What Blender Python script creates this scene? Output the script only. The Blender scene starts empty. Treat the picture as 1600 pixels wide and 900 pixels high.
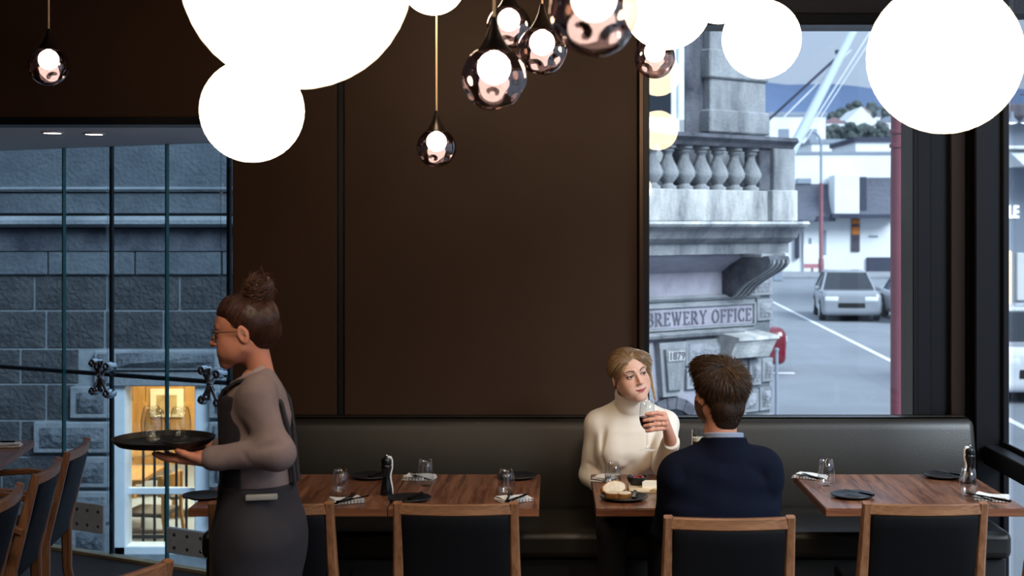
import bpy, bmesh, math, random
import numpy as np
from mathutils import Vector, Matrix, Euler

# ---------------------------------------------------------------- camera, world, lights, exposure
SC = bpy.context.scene
COL = SC.collection
PI = math.pi
CZ, FPX, VX, VY = 1.81, 2200.0, 863.0, 350.0      # eye height, focal length in pixels, vanishing point

cam_data = bpy.data.cameras.new('camera')
cam = bpy.data.objects.new('camera', cam_data)
COL.objects.link(cam)
cam.location = (0, 0, CZ)
cam.rotation_euler = (PI / 2, 0, 0)
cam_data.sensor_width = 36
cam_data.lens = 36 * FPX / 1600
cam_data.shift_x = -63 / 1600
cam_data.shift_y = -100 / 1600
cam_data.clip_end = 3000
cam_data.dof.use_dof = True
cam_data.dof.focus_distance = 5.9
cam_data.dof.aperture_fstop = 4.5
SC.camera = cam

W = bpy.data.worlds.new('overcast_sky')
SC.world = W
W.use_nodes = True
wn, wl = W.node_tree.nodes, W.node_tree.links
bg = wn['Background']
tc = wn.new('ShaderNodeTexCoord')
sx = wn.new('ShaderNodeSeparateXYZ')
wl.new(tc.outputs['Generated'], sx.inputs[0])
rp = wn.new('ShaderNodeValToRGB')
rp.color_ramp.elements[0].position = 0.0
rp.color_ramp.elements[0].color = (0.41, 0.51, 0.68, 1)
rp.color_ramp.elements[1].position = 1.0
rp.color_ramp.elements[1].color = (1.06, 1.30, 1.66, 1)
e = rp.color_ramp.elements.new(0.12)
e.color = (0.47, 0.59, 0.79, 1)
wl.new(sx.outputs['Z'], rp.inputs['Fac'])
wl.new(rp.outputs['Color'], bg.inputs['Color'])
bg.inputs['Strength'].default_value = 1.12

sun_d = bpy.data.lights.new('veiled_sun', 'SUN')
sun_d.energy = 5.0
sun_d.angle = math.radians(28)
sun_d.color = (0.82, 0.91, 1.0)
sun = bpy.data.objects.new('veiled_sun', sun_d)
COL.objects.link(sun)
sun.rotation_euler = Vector((-0.55, 0.62, -0.56)).to_track_quat('-Z', 'Y').to_euler()

SC.view_settings.view_transform = 'Standard'
SC.view_settings.look = 'None'
SC.view_settings.gamma = 1
SC.view_settings.use_curve_mapping = False
SC.view_settings.exposure = 0.0
SC.cycles.transparent_max_bounces = 32
SC.cycles.max_bounces = 8
SC.cycles.caustics_reflective = False
SC.cycles.caustics_refractive = False
SC.cycles.sample_clamp_indirect = 4

GLOBE_EMIT = 20.0
BULB_EMIT = 16.0
DOWNLIGHT_W = 40.0

random.seed(7)
rng = np.random.default_rng(7)


def at(px, py, Y):
    return Vector(((px - VX) * Y / FPX, Y, CZ - (py - VY) * Y / FPX))


def on(px, py, z):
    Y = (CZ - z) * FPX / (py - VY)
    return Vector(((px - VX) * Y / FPX, Y, z))


# ---------------------------------------------------------------- materials
def srgb(r, g=None, b=None):
    if g is None:
        r, g, b = [int(r[i:i + 2], 16) for i in (1, 3, 5)]
    f = lambda c: c / 12.92 if c <= 0.04045 else ((c + 0.055) / 1.055) ** 2.4
    return (f(r / 255), f(g / 255), f(b / 255), 1)


def _mat(name):
    m = bpy.data.materials.new(name)
    m.use_nodes = True
    n, l = m.node_tree.nodes, m.node_tree.links
    return m, n, l, n['Principled BSDF']


def plain(name, col, rough=0.5, metal=0.0, spec=0.5, noise=0.0, nscale=8.0, bump=0.0, bscale=60.0, stretch=(1, 1, 1), sheen=0.0, coat=0.0):
    m, n, l, p = _mat(name)
    c = srgb(col) if isinstance(col, str) else col
    p.inputs['Base Color'].default_value = c
    p.inputs['Roughness'].default_value = rough
    p.inputs['Metallic'].default_value = metal
    p.inputs['Specular IOR Level'].default_value = spec
    p.inputs['Sheen Weight'].default_value = sheen
    p.inputs['Coat Weight'].default_value = coat
    if noise or bump:
        t = n.new('ShaderNodeTexCoord')
        mp = n.new('ShaderNodeMapping')
        mp.inputs['Scale'].default_value = stretch
        l.new(t.outputs['Object'], mp.inputs[0])
    if noise:
        nz = n.new('ShaderNodeTexNoise')
        nz.inputs['Scale'].default_value = nscale
        nz.inputs['Detail'].default_value = 6
        l.new(mp.outputs[0], nz.inputs['Vector'])
        r = n.new('ShaderNodeValToRGB')
        r.color_ramp.elements[0].position = 0.3
        r.color_ramp.elements[1].position = 0.7
        r.color_ramp.elements[0].color = tuple(v * (1 - noise) for v in c[:3]) + (1,)
        r.color_ramp.elements[1].color = tuple(min(1, v * (1 + noise)) for v in c[:3]) + (1,)
        l.new(nz.outputs['Fac'], r.inputs[0])
        l.new(r.outputs[0], p.inputs['Base Color'])
    if bump:
        nb = n.new('ShaderNodeTexNoise')
        nb.inputs['Scale'].default_value = bscale
        nb.inputs['Detail'].default_value = 4
        l.new(mp.outputs[0], nb.inputs['Vector'])
        bp = n.new('ShaderNodeBump')
        bp.inputs['Strength'].default_value = bump
        bp.inputs['Distance'].default_value = 0.01
        l.new(nb.outputs['Fac'], bp.inputs['Height'])
        l.new(bp.outputs[0], p.inputs['Normal'])
    return m


def wood(name, c1, c2, axis='Y', scale=26.0, rough=0.35, spec=0.5, stretch=0.06):
    m, n, l, p = _mat(name)
    t = n.new('ShaderNodeTexCoord')
    mp = n.new('ShaderNodeMapping')
    mp.inputs['Scale'].default_value = tuple(stretch if a == axis else 1 for a in 'XYZ')
    l.new(t.outputs['Object'], mp.inputs[0])
    nz = n.new('ShaderNodeTexNoise')
    nz.inputs['Scale'].default_value = scale
    nz.inputs['Detail'].default_value = 5
    nz.inputs['Distortion'].default_value = 0.6
    l.new(mp.outputs[0], nz.inputs['Vector'])
    n2 = n.new('ShaderNodeTexNoise')
    n2.inputs['Scale'].default_value = scale * 6
    n2.inputs['Detail'].default_value = 3
    l.new(mp.outputs[0], n2.inputs['Vector'])
    mx = n.new('ShaderNodeMath')
    mx.operation = 'MULTIPLY_ADD'
    mx.inputs[1].default_value = 0.4
    l.new(n2.outputs['Fac'], mx.inputs[0])
    m3 = n.new('ShaderNodeMath')
    m3.operation = 'MULTIPLY'
    m3.inputs[1].default_value = 0.6
    l.new(nz.outputs['Fac'], m3.inputs[0])
    l.new(m3.outputs[0], mx.inputs[2])
    r = n.new('ShaderNodeValToRGB')
    r.color_ramp.elements[0].position = 0.38
    r.color_ramp.elements[1].position = 0.62
    r.color_ramp.elements[0].color = srgb(c1)
    r.color_ramp.elements[1].color = srgb(c2)
    l.new(mx.outputs[0], r.inputs[0])
    l.new(r.outputs[0], p.inputs['Base Color'])
    p.inputs['Roughness'].default_value = rough
    p.inputs['Specular IOR Level'].default_value = spec
    return m


def stone(name, c_light, c_dark, scale=2.0, bump=0.5, streak=0.0, rough=0.9):
    m, n, l, p = _mat(name)
    t = n.new('ShaderNodeTexCoord')
    mp = n.new('ShaderNodeMapping')
    mp.inputs['Scale'].default_value = (1, 1, 0.35 if streak else 1)
    l.new(t.outputs['Object'], mp.inputs[0])
    nz = n.new('ShaderNodeTexNoise')
    nz.inputs['Scale'].default_value = scale
    nz.inputs['Detail'].default_value = 9
    nz.inputs['Roughness'].default_value = 0.68
    l.new(mp.outputs[0], nz.inputs['Vector'])
    r = n.new('ShaderNodeValToRGB')
    r.color_ramp.elements[0].position = 0.36
    r.color_ramp.elements[1].position = 0.62
    r.color_ramp.elements[0].color = srgb(c_dark)
    r.color_ramp.elements[1].color = srgb(c_light)
    l.new(nz.outputs['Fac'], r.inputs[0])
    l.new(r.outputs[0], p.inputs['Base Color'])
    nb = n.new('ShaderNodeTexNoise')
    nb.inputs['Scale'].default_value = 30
    nb.inputs['Detail'].default_value = 5
    l.new(t.outputs['Object'], nb.inputs['Vector'])
    bp = n.new('ShaderNodeBump')
    bp.inputs['Strength'].default_value = bump
    bp.inputs['Distance'].default_value = 0.03
    l.new(nb.outputs['Fac'], bp.inputs['Height'])
    l.new(bp.outputs[0], p.inputs['Normal'])
    p.inputs['Roughness'].default_value = rough
    p.inputs['Specular IOR Level'].default_value = 0.2
    return m


def thin_glass(name, tint=(0.97, 0.98, 0.98, 1), refl=0.0, ior=1.45, rough=0.0, gl=(1, 1, 1, 1)):
    m, n, l, p = _mat(name)
    n.remove(p)
    tr = n.new('ShaderNodeBsdfTransparent')
    tr.inputs[0].default_value = tint
    g = n.new('ShaderNodeBsdfGlossy')
    g.inputs['Roughness'].default_value = rough
    g.inputs['Color'].default_value = gl
    lw = n.new('ShaderNodeLayerWeight')
    lw.inputs['Blend'].default_value = 0.5
    pw = n.new('ShaderNodeMath')
    pw.operation = 'POWER'
    pw.inputs[1].default_value = 5.0
    l.new(lw.outputs['Facing'], pw.inputs[0])
    f0 = ((ior - 1) / (ior + 1)) ** 2 + refl          # Schlick's form of the Fresnel curve, the same from both sides
    ad = n.new('ShaderNodeMath')
    ad.operation = 'MULTIPLY_ADD'
    ad.use_clamp = True
    ad.inputs[1].default_value = 1 - f0
    ad.inputs[2].default_value = f0
    l.new(pw.outputs[0], ad.inputs[0])
    mx = n.new('ShaderNodeMixShader')
    l.new(ad.outputs[0], mx.inputs[0])
    l.new(tr.outputs[0], mx.inputs[1])
    l.new(g.outputs[0], mx.inputs[2])
    l.new(mx.outputs[0], n['Material Output'].inputs[0])
    return m


def emit(name, col, s):
    m, n, l, p = _mat(name)
    p.inputs['Base Color'].default_value = col
    p.inputs['Emission Color'].default_value = col
    p.inputs['Emission Strength'].default_value = s
    return m


def vcol(name, rough=0.5, sss=0.0, spec=0.4, sheen=0.0, aniso=0.0):
    m, n, l, p = _mat(name)
    a = n.new('ShaderNodeVertexColor')
    a.layer_name = 'Col'
    l.new(a.outputs[0], p.inputs['Base Color'])
    p.inputs['Roughness'].default_value = rough
    p.inputs['Specular IOR Level'].default_value = spec
    if sss:
        p.inputs['Subsurface Weight'].default_value = sss
        p.inputs['Subsurface Radius'].default_value = (0.012, 0.005, 0.003)
        p.inputs['Subsurface Scale'].default_value = 1.0
    return m


M = {}
M['wall'] = plain('brown_panel', '#3a2516', 0.55, spec=0.3, noise=0.06, nscale=3)
M['groove'] = plain('dark_groove', '#141218', 0.35)
M['black_metal'] = plain('black_powder_coat', '#0b0b0f', 0.42, spec=0.3)
M['black_matt'] = plain('black_matt_metal', '#0b0b0c', 0.6)
M['bronze'] = plain('brown_anodised_frame', '#3a2a20', 0.3, metal=0.6)
M['ceiling'] = plain('dark_ceiling', '#23201f', 0.85)
M['soffit'] = plain('pale_plaster', '#e0d6d4', 0.8, noise=0.03)
M['fascia'] = plain('dark_fascia_mesh', '#26252c', 0.7, bump=0.4, bscale=180)
M['floor'] = wood('dark_floor_timber', '#2c221c', '#463629', 'X', 20, 0.45)
M['pane'] = thin_glass('window_glass', (0.96, 0.98, 0.98, 1), 0.0, 1.45)
M['facade_pane'] = thin_glass('facade_glass', (0.68, 0.77, 0.82, 1), 0.02, 1.5)
M['glass_edge'] = plain('teal_glass_edge', '#1e6f6c', 0.2)
M['tumbler'] = thin_glass('drinking_glass', (0.965, 0.97, 0.97, 1), 0.03, 1.5, 0.02)
M['chrome'] = plain('polished_steel', '#c9cbd0', 0.12, metal=1)
M['brushed'] = plain('brushed_steel', '#e6ecf0', 0.4, metal=0.0, noise=0.08, nscale=20)
M['leather'] = plain('charcoal_leather', '#231f1a', 0.38, spec=0.42, noise=0.05, nscale=6, bump=0.06, bscale=220)
M['plinth'] = plain('black_plinth', '#0c0b0b', 0.6)
M['table'] = wood('walnut_veneer', '#4f2b1c', '#95644a', 'Y', 40, 0.3, 0.5)
M['table_edge'] = wood('walnut_edge', '#5c3320', '#7d4d32', 'X', 30, 0.4)
M['oak'] = wood('chair_oak', '#68432d', '#946748', 'Z', 30, 0.4)
M['oak_x'] = wood('chair_oak_rail', '#68432d', '#966a4a', 'X', 30, 0.4)
M['oak_y'] = wood('chair_oak_arm', '#6a442d', '#94674a', 'Y', 30, 0.4)
M['navy'] = plain('navy_vinyl', '#08090d', 0.6, spec=0.2, noise=0.05, bump=0.03, bscale=200)
M['navy2'] = plain('blue_vinyl', '#0b101d', 0.6, spec=0.2, noise=0.05, bump=0.03, bscale=200)
M['globe'] = emit('opal_globe', (1.0, 0.76, 0.50, 1), GLOBE_EMIT)
M['bulb'] = emit('opal_bulb', (1.0, 0.93, 0.84, 1), BULB_EMIT)
M['smoke'] = thin_glass('smoked_mirror_glass', (0.46, 0.37, 0.36, 1), 0.16, 1.6, 0.02, (0.85, 0.74, 0.72, 1))
M['cone'] = plain('smoked_cone', '#2a211c', 0.3, metal=0.4)
M['cord'] = plain('linen_cord', '#d9b996', 0.8)
M['plate'] = plain('black_stoneware', '#17181b', 0.42, noise=0.1, nscale=30)
M['napkin'] = plain('white_linen', '#e6e1dc', 0.9, bump=0.2, bscale=300)
M['steel_dark'] = plain('dark_cutlery_steel', '#3a3836', 0.25, metal=1)
M['mill_black'] = plain('black_lacquer', '#0b0b0c', 0.25)
M['mill_white'] = plain('white_lacquer', '#e8e4de', 0.3)

# ---------------------------------------------------------------- mesh and scene helpers
class B:
    """collects shapes in one bmesh; build() links them as one mesh object"""

    def __init__(s):
        s.bm = bmesh.new()

    def add(s, verts, faces, mat=None):
        vs = [s.bm.verts.new((mat @ Vector(v)) if mat else v) for v in verts]
        for f in faces:
            try:
                s.bm.faces.new([vs[i] for i in f])
            except ValueError:
                pass
        return vs

    def box(s, lo, hi, mat=None):
        x0, y0, z0 = lo
        x1, y1, z1 = hi
        v = [(x0, y0, z0), (x1, y0, z0), (x1, y1, z0), (x0, y1, z0), (x0, y0, z1), (x1, y0, z1), (x1, y1, z1), (x0, y1, z1)]
        f = [(0, 3, 2, 1), (4, 5, 6, 7), (0, 1, 5, 4), (1, 2, 6, 5), (2, 3, 7, 6), (3, 0, 4, 7)]
        s.add(v, f, mat)
        return s

    def rbox(s, lo, hi, r=0.01, seg=2, fn=None, cuts=0, mat=None):
        b = bmesh.new()
        bmesh.ops.create_cube(b, size=1)
        c = [(lo[i] + hi[i]) / 2 for i in range(3)]
        d = [hi[i] - lo[i] for i in range(3)]
        for v in b.verts:
            v.co = Vector([c[i] + v.co[i] * d[i] for i in range(3)])
        if cuts:
            bmesh.ops.subdivide_edges(b, edges=b.edges[:], cuts=cuts, use_grid_fill=True)
            ed = [e for e in b.edges if len(e.link_faces) == 2 and e.calc_face_angle(0) > 0.5]
        else:
            ed = b.edges[:]
        bmesh.ops.bevel(b, geom=ed, offset=r, segments=seg, affect='EDGES', profile=0.5)
        for v in b.verts:
            if fn:
                v.co = Vector(fn(v.co))
            if mat:
                v.co = mat @ v.co
        s._merge(b)
        return s

    def _merge(s, b):
        b.verts.index_update()
        m = [s.bm.verts.new(v.co) for v in b.verts]
        for f in b.faces:
            s.bm.faces.new([m[v.index] for v in f.verts])
        b.free()

    def lathe(s, prof, n=32, c=(0, 0, 0), mat=None, close=False):
        rings = []
        for r, z in prof:
            if r < 1e-5:
                co = Vector((c[0], c[1], c[2] + z))
                rings.append([s.bm.verts.new(mat @ co if mat else co)])
            else:
                ring = []
                for i in range(n):
                    a = 2 * PI * i / n
                    co = Vector((c[0] + r * math.cos(a), c[1] + r * math.sin(a), c[2] + z))
                    ring.append(s.bm.verts.new(mat @ co if mat else co))
                rings.append(ring)
        for a, b in zip(rings, rings[1:]):
            for i in range(n):
                j = (i + 1) % n
                if len(a) == 1 and len(b) == 1:
                    continue
                if len(a) == 1:
                    f = (a[0], b[j], b[i])
                elif len(b) == 1:
                    f = (a[i], a[j], b[0])
                else:
                    f = (a[i], a[j], b[j], b[i])
                s.bm.faces.new(f)
        return s

    def tube(s, pts, r, n=8, cap=True):
        pts = [Vector(p) for p in pts]
        rs = r if isinstance(r, (list, tuple)) else [r] * len(pts)
        rings = []
        up = Vector((0, 0, 1))
        for i, p in enumerate(pts):
            t = (pts[min(i + 1, len(pts) - 1)] - pts[max(i - 1, 0)]).normalized()
            u = up if abs(t.dot(up)) < 0.95 else Vector((1, 0, 0))
            a = t.cross(u).normalized()
            b = t.cross(a).normalized()
            rings.append([s.bm.verts.new(p + rs[i] * (math.cos(2 * PI * k / n) * a + math.sin(2 * PI * k / n) * b)) for k in range(n)])
        for a, b in zip(rings, rings[1:]):
            for k in range(n):
                s.bm.faces.new((a[k], a[(k + 1) % n], b[(k + 1) % n], b[k]))
        if cap:
            s.bm.faces.new(rings[0][::-1])
            s.bm.faces.new(rings[-1])
        return s

    def sweep(s, pts, w, h, side, ch=0.18):
        """rectangular section with chamfers swept along pts; side = direction of the width"""
        pts = [Vector(p) for p in pts]
        n = len(pts)
        ws = w if isinstance(w, (list, tuple)) else [w] * n
        hs = h if isinstance(h, (list, tuple)) else [h] * n
        side = Vector(side)
        rings = []
        for i, p in enumerate(pts):
            t = (pts[min(i + 1, n - 1)] - pts[max(i - 1, 0)]).normalized()
            a = (side - t * side.dot(t)).normalized()
            b = t.cross(a).normalized()
            hw, hh = ws[i] / 2, hs[i] / 2
            c = min(hw, hh) * ch * 2
            sec = [(hw - c, hh), (-hw + c, hh), (-hw, hh - c), (-hw, -hh + c), (-hw + c, -hh), (hw - c, -hh), (hw, -hh + c), (hw, hh - c)]
            rings.append([s.bm.verts.new(p + a * x + b * y) for x, y in sec])
        for a, b in zip(rings, rings[1:]):
            for k in range(8):
                s.bm.faces.new((a[k], a[(k + 1) % 8], b[(k + 1) % 8], b[k]))
        s.bm.faces.new(rings[0][::-1])
        s.bm.faces.new(rings[-1])
        return s

    def prism(s, poly, y0, y1, axis='Y', mat=None):
        """polygon (u,v) extruded: axis Y -> (u, y, v); axis X -> (y, u, v); axis Z -> (u, v, y)"""
        def co(u, v, y):
            q = {'Y': (u, y, v), 'X': (y, u, v), 'Z': (u, v, y)}[axis]
            return mat @ Vector(q) if mat else q
        a = [s.bm.verts.new(co(u, v, y0)) for u, v in poly]
        b = [s.bm.verts.new(co(u, v, y1)) for u, v in poly]
        n = len(poly)
        s.bm.faces.new(a)
        s.bm.faces.new(b[::-1])
        for i in range(n):
            s.bm.faces.new((a[i], b[i], b[(i + 1) % n], a[(i + 1) % n]))
        return s

    def sphere(s, c, r, u=24, v=16, R=None):
        rr = r if isinstance(r, (tuple, list)) else (r, r, r)
        b = bmesh.new()
        bmesh.ops.create_uvsphere(b, u_segments=u, v_segments=v, radius=1)
        for q in b.verts:
            p = Vector((q.co.x * rr[0], q.co.y * rr[1], q.co.z * rr[2]))
            q.co = (R @ p if R else p) + Vector(c)
        s._merge(b)
        return s

    def build(s, name, mat, parent=None, smooth=False, loc=(0, 0, 0), label=None, recalc=True):
        if recalc:
            bmesh.ops.recalc_face_normals(s.bm, faces=s.bm.faces[:])
        me = bpy.data.meshes.new(name)
        s.bm.to_mesh(me)
        s.bm.free()
        return obj(name, me, mat, parent, smooth, loc, label)


def obj(name, me, mat, parent=None, smooth=False, loc=(0, 0, 0), label=None):
    if mat is not None:
        for m in (mat if isinstance(mat, (list, tuple)) else [mat]):
            me.materials.append(m)
    if smooth and len(me.polygons):
        me.polygons.foreach_set('use_smooth', [True] * len(me.polygons))
        if smooth != 'all':
            me.set_sharp_from_angle(angle=math.radians(38))
    o = bpy.data.objects.new(name, me)
    COL.objects.link(o)
    o.location = loc
    if parent:
        o.parent = parent
    if label:
        o['label'] = label
    return o


def tag(o, label, cat=None, group=None, kind=None):
    o['label'] = label
    if cat:
        o['category'] = cat
    if group:
        o['group'] = group
    if kind:
        o['kind'] = kind
    return o


def thing(name, label, cat, loc=(0, 0, 0), rz=0.0, group=None, kind=None):
    o = bpy.data.objects.new(name, None)
    COL.objects.link(o)
    o.empty_display_size = 0.1
    o.location = loc
    o.rotation_euler = (0, 0, rz)
    return tag(o, label, cat, group, kind)


def dup(root, loc, rz=0.0, label=None, group=None):
    r = root.copy()
    COL.objects.link(r)
    r.location = loc
    r.rotation_euler = (0, 0, rz)
    if label:
        r['label'] = label
    if group:
        r['group'] = group
    for ch in list(root.children):
        c = ch.copy()
        COL.objects.link(c)
        c.parent = r
        for g in list(ch.children):
            d = g.copy()
            COL.objects.link(d)
            d.parent = c
    return r


def piece(src, parent, loc, rot=None, scale=None):
    o = src.copy()
    COL.objects.link(o)
    o.parent = parent
    o.location = loc
    if rot:
        o.rotation_euler = rot
    if scale:
        o.scale = scale
    return o


def text_mesh(txt, size, depth, bold=0.0, spacing=1.0):
    cu = bpy.data.curves.new('lettering', 'FONT')
    cu.body = txt
    cu.size = size
    cu.extrude = depth
    cu.offset = bold
    cu.space_character = spacing
    cu.align_x = 'CENTER'
    cu.align_y = 'CENTER'
    o = bpy.data.objects.new('lettering', cu)
    COL.objects.link(o)
    dg = bpy.context.evaluated_depsgraph_get()
    me = bpy.data.meshes.new_from_object(o.evaluated_get(dg))
    bpy.data.objects.remove(o)
    bpy.data.curves.remove(cu)
    me.materials.clear()
    return me


# ---------------------------------------------------------------- signed-distance bodies (smooth blends of tapered limbs), meshed with surface nets
def seg(a, b, ra, rb, k=0.02, flat=None):
    return ('seg', np.array(a, float), np.array(b, float), ra, rb, k, flat, '+')


def ell(c, r, k=0.02, R=None, op='+'):
    r = (r, r, r) if isinstance(r, (int, float)) else r
    return ('ell', np.array(c, float), np.array(r, float), R, k, op)


def rbx(c, h, r, k=0.02, R=None, op='+'):
    return ('box', np.array(c, float), np.array(h, float), r, R, k, op)


def _bounds(p):
    if p[0] == 'seg':
        _, a, b, ra, rb, k, fl, op = p
        r = np.full(3, max(ra, rb))
        if fl:
            r[fl[0]] *= max(1.0, fl[1])
        return np.minimum(a, b) - r, np.maximum(a, b) + r, k, op
    if p[0] == 'ell':
        _, c, r, R, k, op = p
        m = r if R is None else np.full(3, r.max())
        return c - m, c + m, k, op
    _, c, h, r, R, k, op = p
    m = (h + r) if R is None else np.full(3, np.linalg.norm(h) + r)
    return c - m, c + m, k, op


def _dist(p, X, Y, Z):
    if p[0] == 'seg':
        _, a, b, ra, rb, k, fl, op = p
        d = b - a
        L = float(d @ d) + 1e-12
        px, py, pz = X - a[0], Y - a[1], Z - a[2]
        t = np.clip((px * d[0] + py * d[1] + pz * d[2]) / L, 0, 1)
        qx, qy, qz = px - t * d[0], py - t * d[1], pz - t * d[2]
        if fl:
            ax, sc = fl
            if ax == 0:
                qx = qx / sc
            elif ax == 1:
                qy = qy / sc
            else:
                qz = qz / sc
        r = ra + (rb - ra) * t
        dd = np.sqrt(qx * qx + qy * qy + qz * qz) - r
        return dd * (min(fl[1], 1.0) if fl else 1.0)
    if p[0] == 'ell':
        _, c, r, R, k, op = p
        qx, qy, qz = X - c[0], Y - c[1], Z - c[2]
        if R is not None:
            Ri = np.array(R.transposed())
            qx, qy, qz = [Ri[i, 0] * qx + Ri[i, 1] * qy + Ri[i, 2] * qz for i in range(3)]
        k0 = np.sqrt((qx / r[0]) ** 2 + (qy / r[1]) ** 2 + (qz / r[2]) ** 2)
        k1 = np.sqrt((qx / r[0] ** 2) ** 2 + (qy / r[1] ** 2) ** 2 + (qz / r[2] ** 2) ** 2) + 1e-9
        return k0 * (k0 - 1) / k1
    _, c, h, rr, R, k, op = p
    qx, qy, qz = X - c[0], Y - c[1], Z - c[2]
    if R is not None:
        Ri = np.array(R.transposed())
        qx, qy, qz = [Ri[i, 0] * qx + Ri[i, 1] * qy + Ri[i, 2] * qz for i in range(3)]
    ax, ay, az = np.abs(qx) - h[0], np.abs(qy) - h[1], np.abs(qz) - h[2]
    out = np.sqrt(np.maximum(ax, 0) ** 2 + np.maximum(ay, 0) ** 2 + np.maximum(az, 0) ** 2)
    return out + np.minimum(np.maximum(ax, np.maximum(ay, az)), 0) - rr


def sdf(prims, res, disp=None, clip=None):
    bs = [_bounds(p) for p in prims]
    lo = np.min([b[0] for b in bs if b[3] == '+'], axis=0) - 4 * res
    hi = np.max([b[1] for b in bs if b[3] == '+'], axis=0) + 4 * res
    n = np.ceil((hi - lo) / res).astype(int) + 1
    ax = [lo[i] + res * np.arange(n[i]) for i in range(3)]
    F = np.full(n, 0.5, np.float32)
    for p, (a, b, k, op) in zip(prims, bs):
        m = k + 3 * res + 0.01
        i0 = np.clip(np.floor((a - m - lo) / res).astype(int), 0, n)
        i1 = np.clip(np.ceil((b + m - lo) / res).astype(int) + 1, 0, n)
        if np.any(i1 <= i0):
            continue
        sl = tuple(slice(i0[i], i1[i]) for i in range(3))
        X, Y, Z = ax[0][sl[0]][:, None, None], ax[1][sl[1]][None, :, None], ax[2][sl[2]][None, None, :]
        d = _dist(p, X, Y, Z).astype(np.float32)
        f = F[sl]
        if op == '+':
            h = np.clip(0.5 + 0.5 * (f - d) / k, 0, 1)
            F[sl] = f * (1 - h) + d * h - k * h * (1 - h)
        else:
            g = -f
            h = np.clip(0.5 + 0.5 * (g - d) / k, 0, 1)
            F[sl] = -(g * (1 - h) + d * h - k * h * (1 - h))
    if disp or clip:
        X, Y, Z = ax[0][:, None, None], ax[1][None, :, None], ax[2][None, None, :]
        if disp:
            F = F + disp(X, Y, Z).astype(np.float32)
        if clip:
            F = np.maximum(F, clip(X, Y, Z).astype(np.float32))
    return nets(F, lo, res)


def nets(F, lo, res):
    s = F < 0
    cs = np.zeros(tuple(d - 1 for d in F.shape), np.int8)
    for dx in (0, 1):
        for dy in (0, 1):
            for dz in (0, 1):
                cs += s[dx:F.shape[0] - 1 + dx, dy:F.shape[1] - 1 + dy, dz:F.shape[2] - 1 + dz]
    act = (cs > 0) & (cs < 8)
    idx = np.argwhere(act)
    vid = np.full(act.shape, -1, np.int64)
    vid[act] = np.arange(len(idx))
    acc = np.zeros((len(idx), 3))
    cnt = np.zeros(len(idx))
    C = [(0, 0, 0), (1, 0, 0), (0, 1, 0), (1, 1, 0), (0, 0, 1), (1, 0, 1), (0, 1, 1), (1, 1, 1)]
    vals = [F[idx[:, 0] + c[0], idx[:, 1] + c[1], idx[:, 2] + c[2]] for c in C]
    for i in range(8):
        for j in range(i + 1, 8):
            if sum(abs(C[i][q] - C[j][q]) for q in range(3)) != 1:
                continue
            a, b = vals[i], vals[j]
            m = (a < 0) != (b < 0)
            t = np.where(m, a / np.where(m, a - b, 1), 0)
            for q in range(3):
                acc[:, q] += np.where(m, C[i][q] + t * (C[j][q] - C[i][q]), 0)
            cnt += m
    V = lo + res * (idx + acc / cnt[:, None])
    faces = []
    for axis in range(3):
        o = [1, 2, 0][axis], [2, 0, 1][axis]
        sl0 = [slice(None)] * 3
        sl1 = [slice(None)] * 3
        sl0[axis] = slice(0, -1)
        sl1[axis] = slice(1, None)
        a, b = s[tuple(sl0)], s[tuple(sl1)]
        e = np.argwhere(a != b)
        ok = np.all([(e[:, q] > 0) & (e[:, q] < F.shape[q] - 1) for q in o], axis=0)
        e = e[ok]
        if not len(e):
            continue
        fl = a[tuple(e.T)]
        d0, d1 = np.zeros(3, int), np.zeros(3, int)
        d0[o[0]] = 1
        d1[o[1]] = 1
        q = [vid[tuple((e - x).T)] for x in (d0 * 0, d0, d0 + d1, d1)]
        q = np.stack(q, 1)
        q[~fl] = q[~fl][:, ::-1]
        faces.append(q)
    Q = np.concatenate(faces)
    return V, Q[np.all(Q >= 0, axis=1)]


def np_mesh(name, V, Q, colors=None):
    me = bpy.data.meshes.new(name)
    k = Q.shape[1]
    me.vertices.add(len(V))
    me.vertices.foreach_set('co', np.ascontiguousarray(V, dtype=np.float32).ravel())
    me.loops.add(Q.size)
    me.loops.foreach_set('vertex_index', np.ascontiguousarray(Q, dtype=np.int32).ravel())
    me.polygons.add(len(Q))
    me.polygons.foreach_set('loop_start', np.arange(0, Q.size, k, dtype=np.int32))
    me.update(calc_edges=True)
    if colors is not None:
        at_ = me.color_attributes.new('Col', 'FLOAT_COLOR', 'POINT')
        c = np.ones((len(V), 4), np.float32)
        c[:, :3] = colors[:, :3]
        at_.data.foreach_set('color', c.ravel())
    return me


def join_parts(parts):
    Vs, Qs, Cs, n = [], [], [], 0
    for V, Q, Cc in parts:
        Vs.append(V)
        Qs.append(Q + n)
        Cs.append(Cc)
        n += len(V)
    return np.concatenate(Vs), np.concatenate(Qs), np.concatenate(Cs)


def xf(V, Mx):
    A = np.array(Mx)
    return V @ A[:3, :3].T + A[:3, 3]


def waves(amp, freqs, seed=0):
    r = np.random.default_rng(seed)
    ws = [(r.normal(size=3) * f, r.uniform(0, 6.28)) for f in freqs for _ in range(3)]

    def fn(X, Y, Z):
        t = 0
        for w, ph in ws:
            t = t + np.sin(w[0] * X + w[1] * Y + w[2] * Z + ph)
        return amp * t / math.sqrt(len(ws))
    return fn


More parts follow.
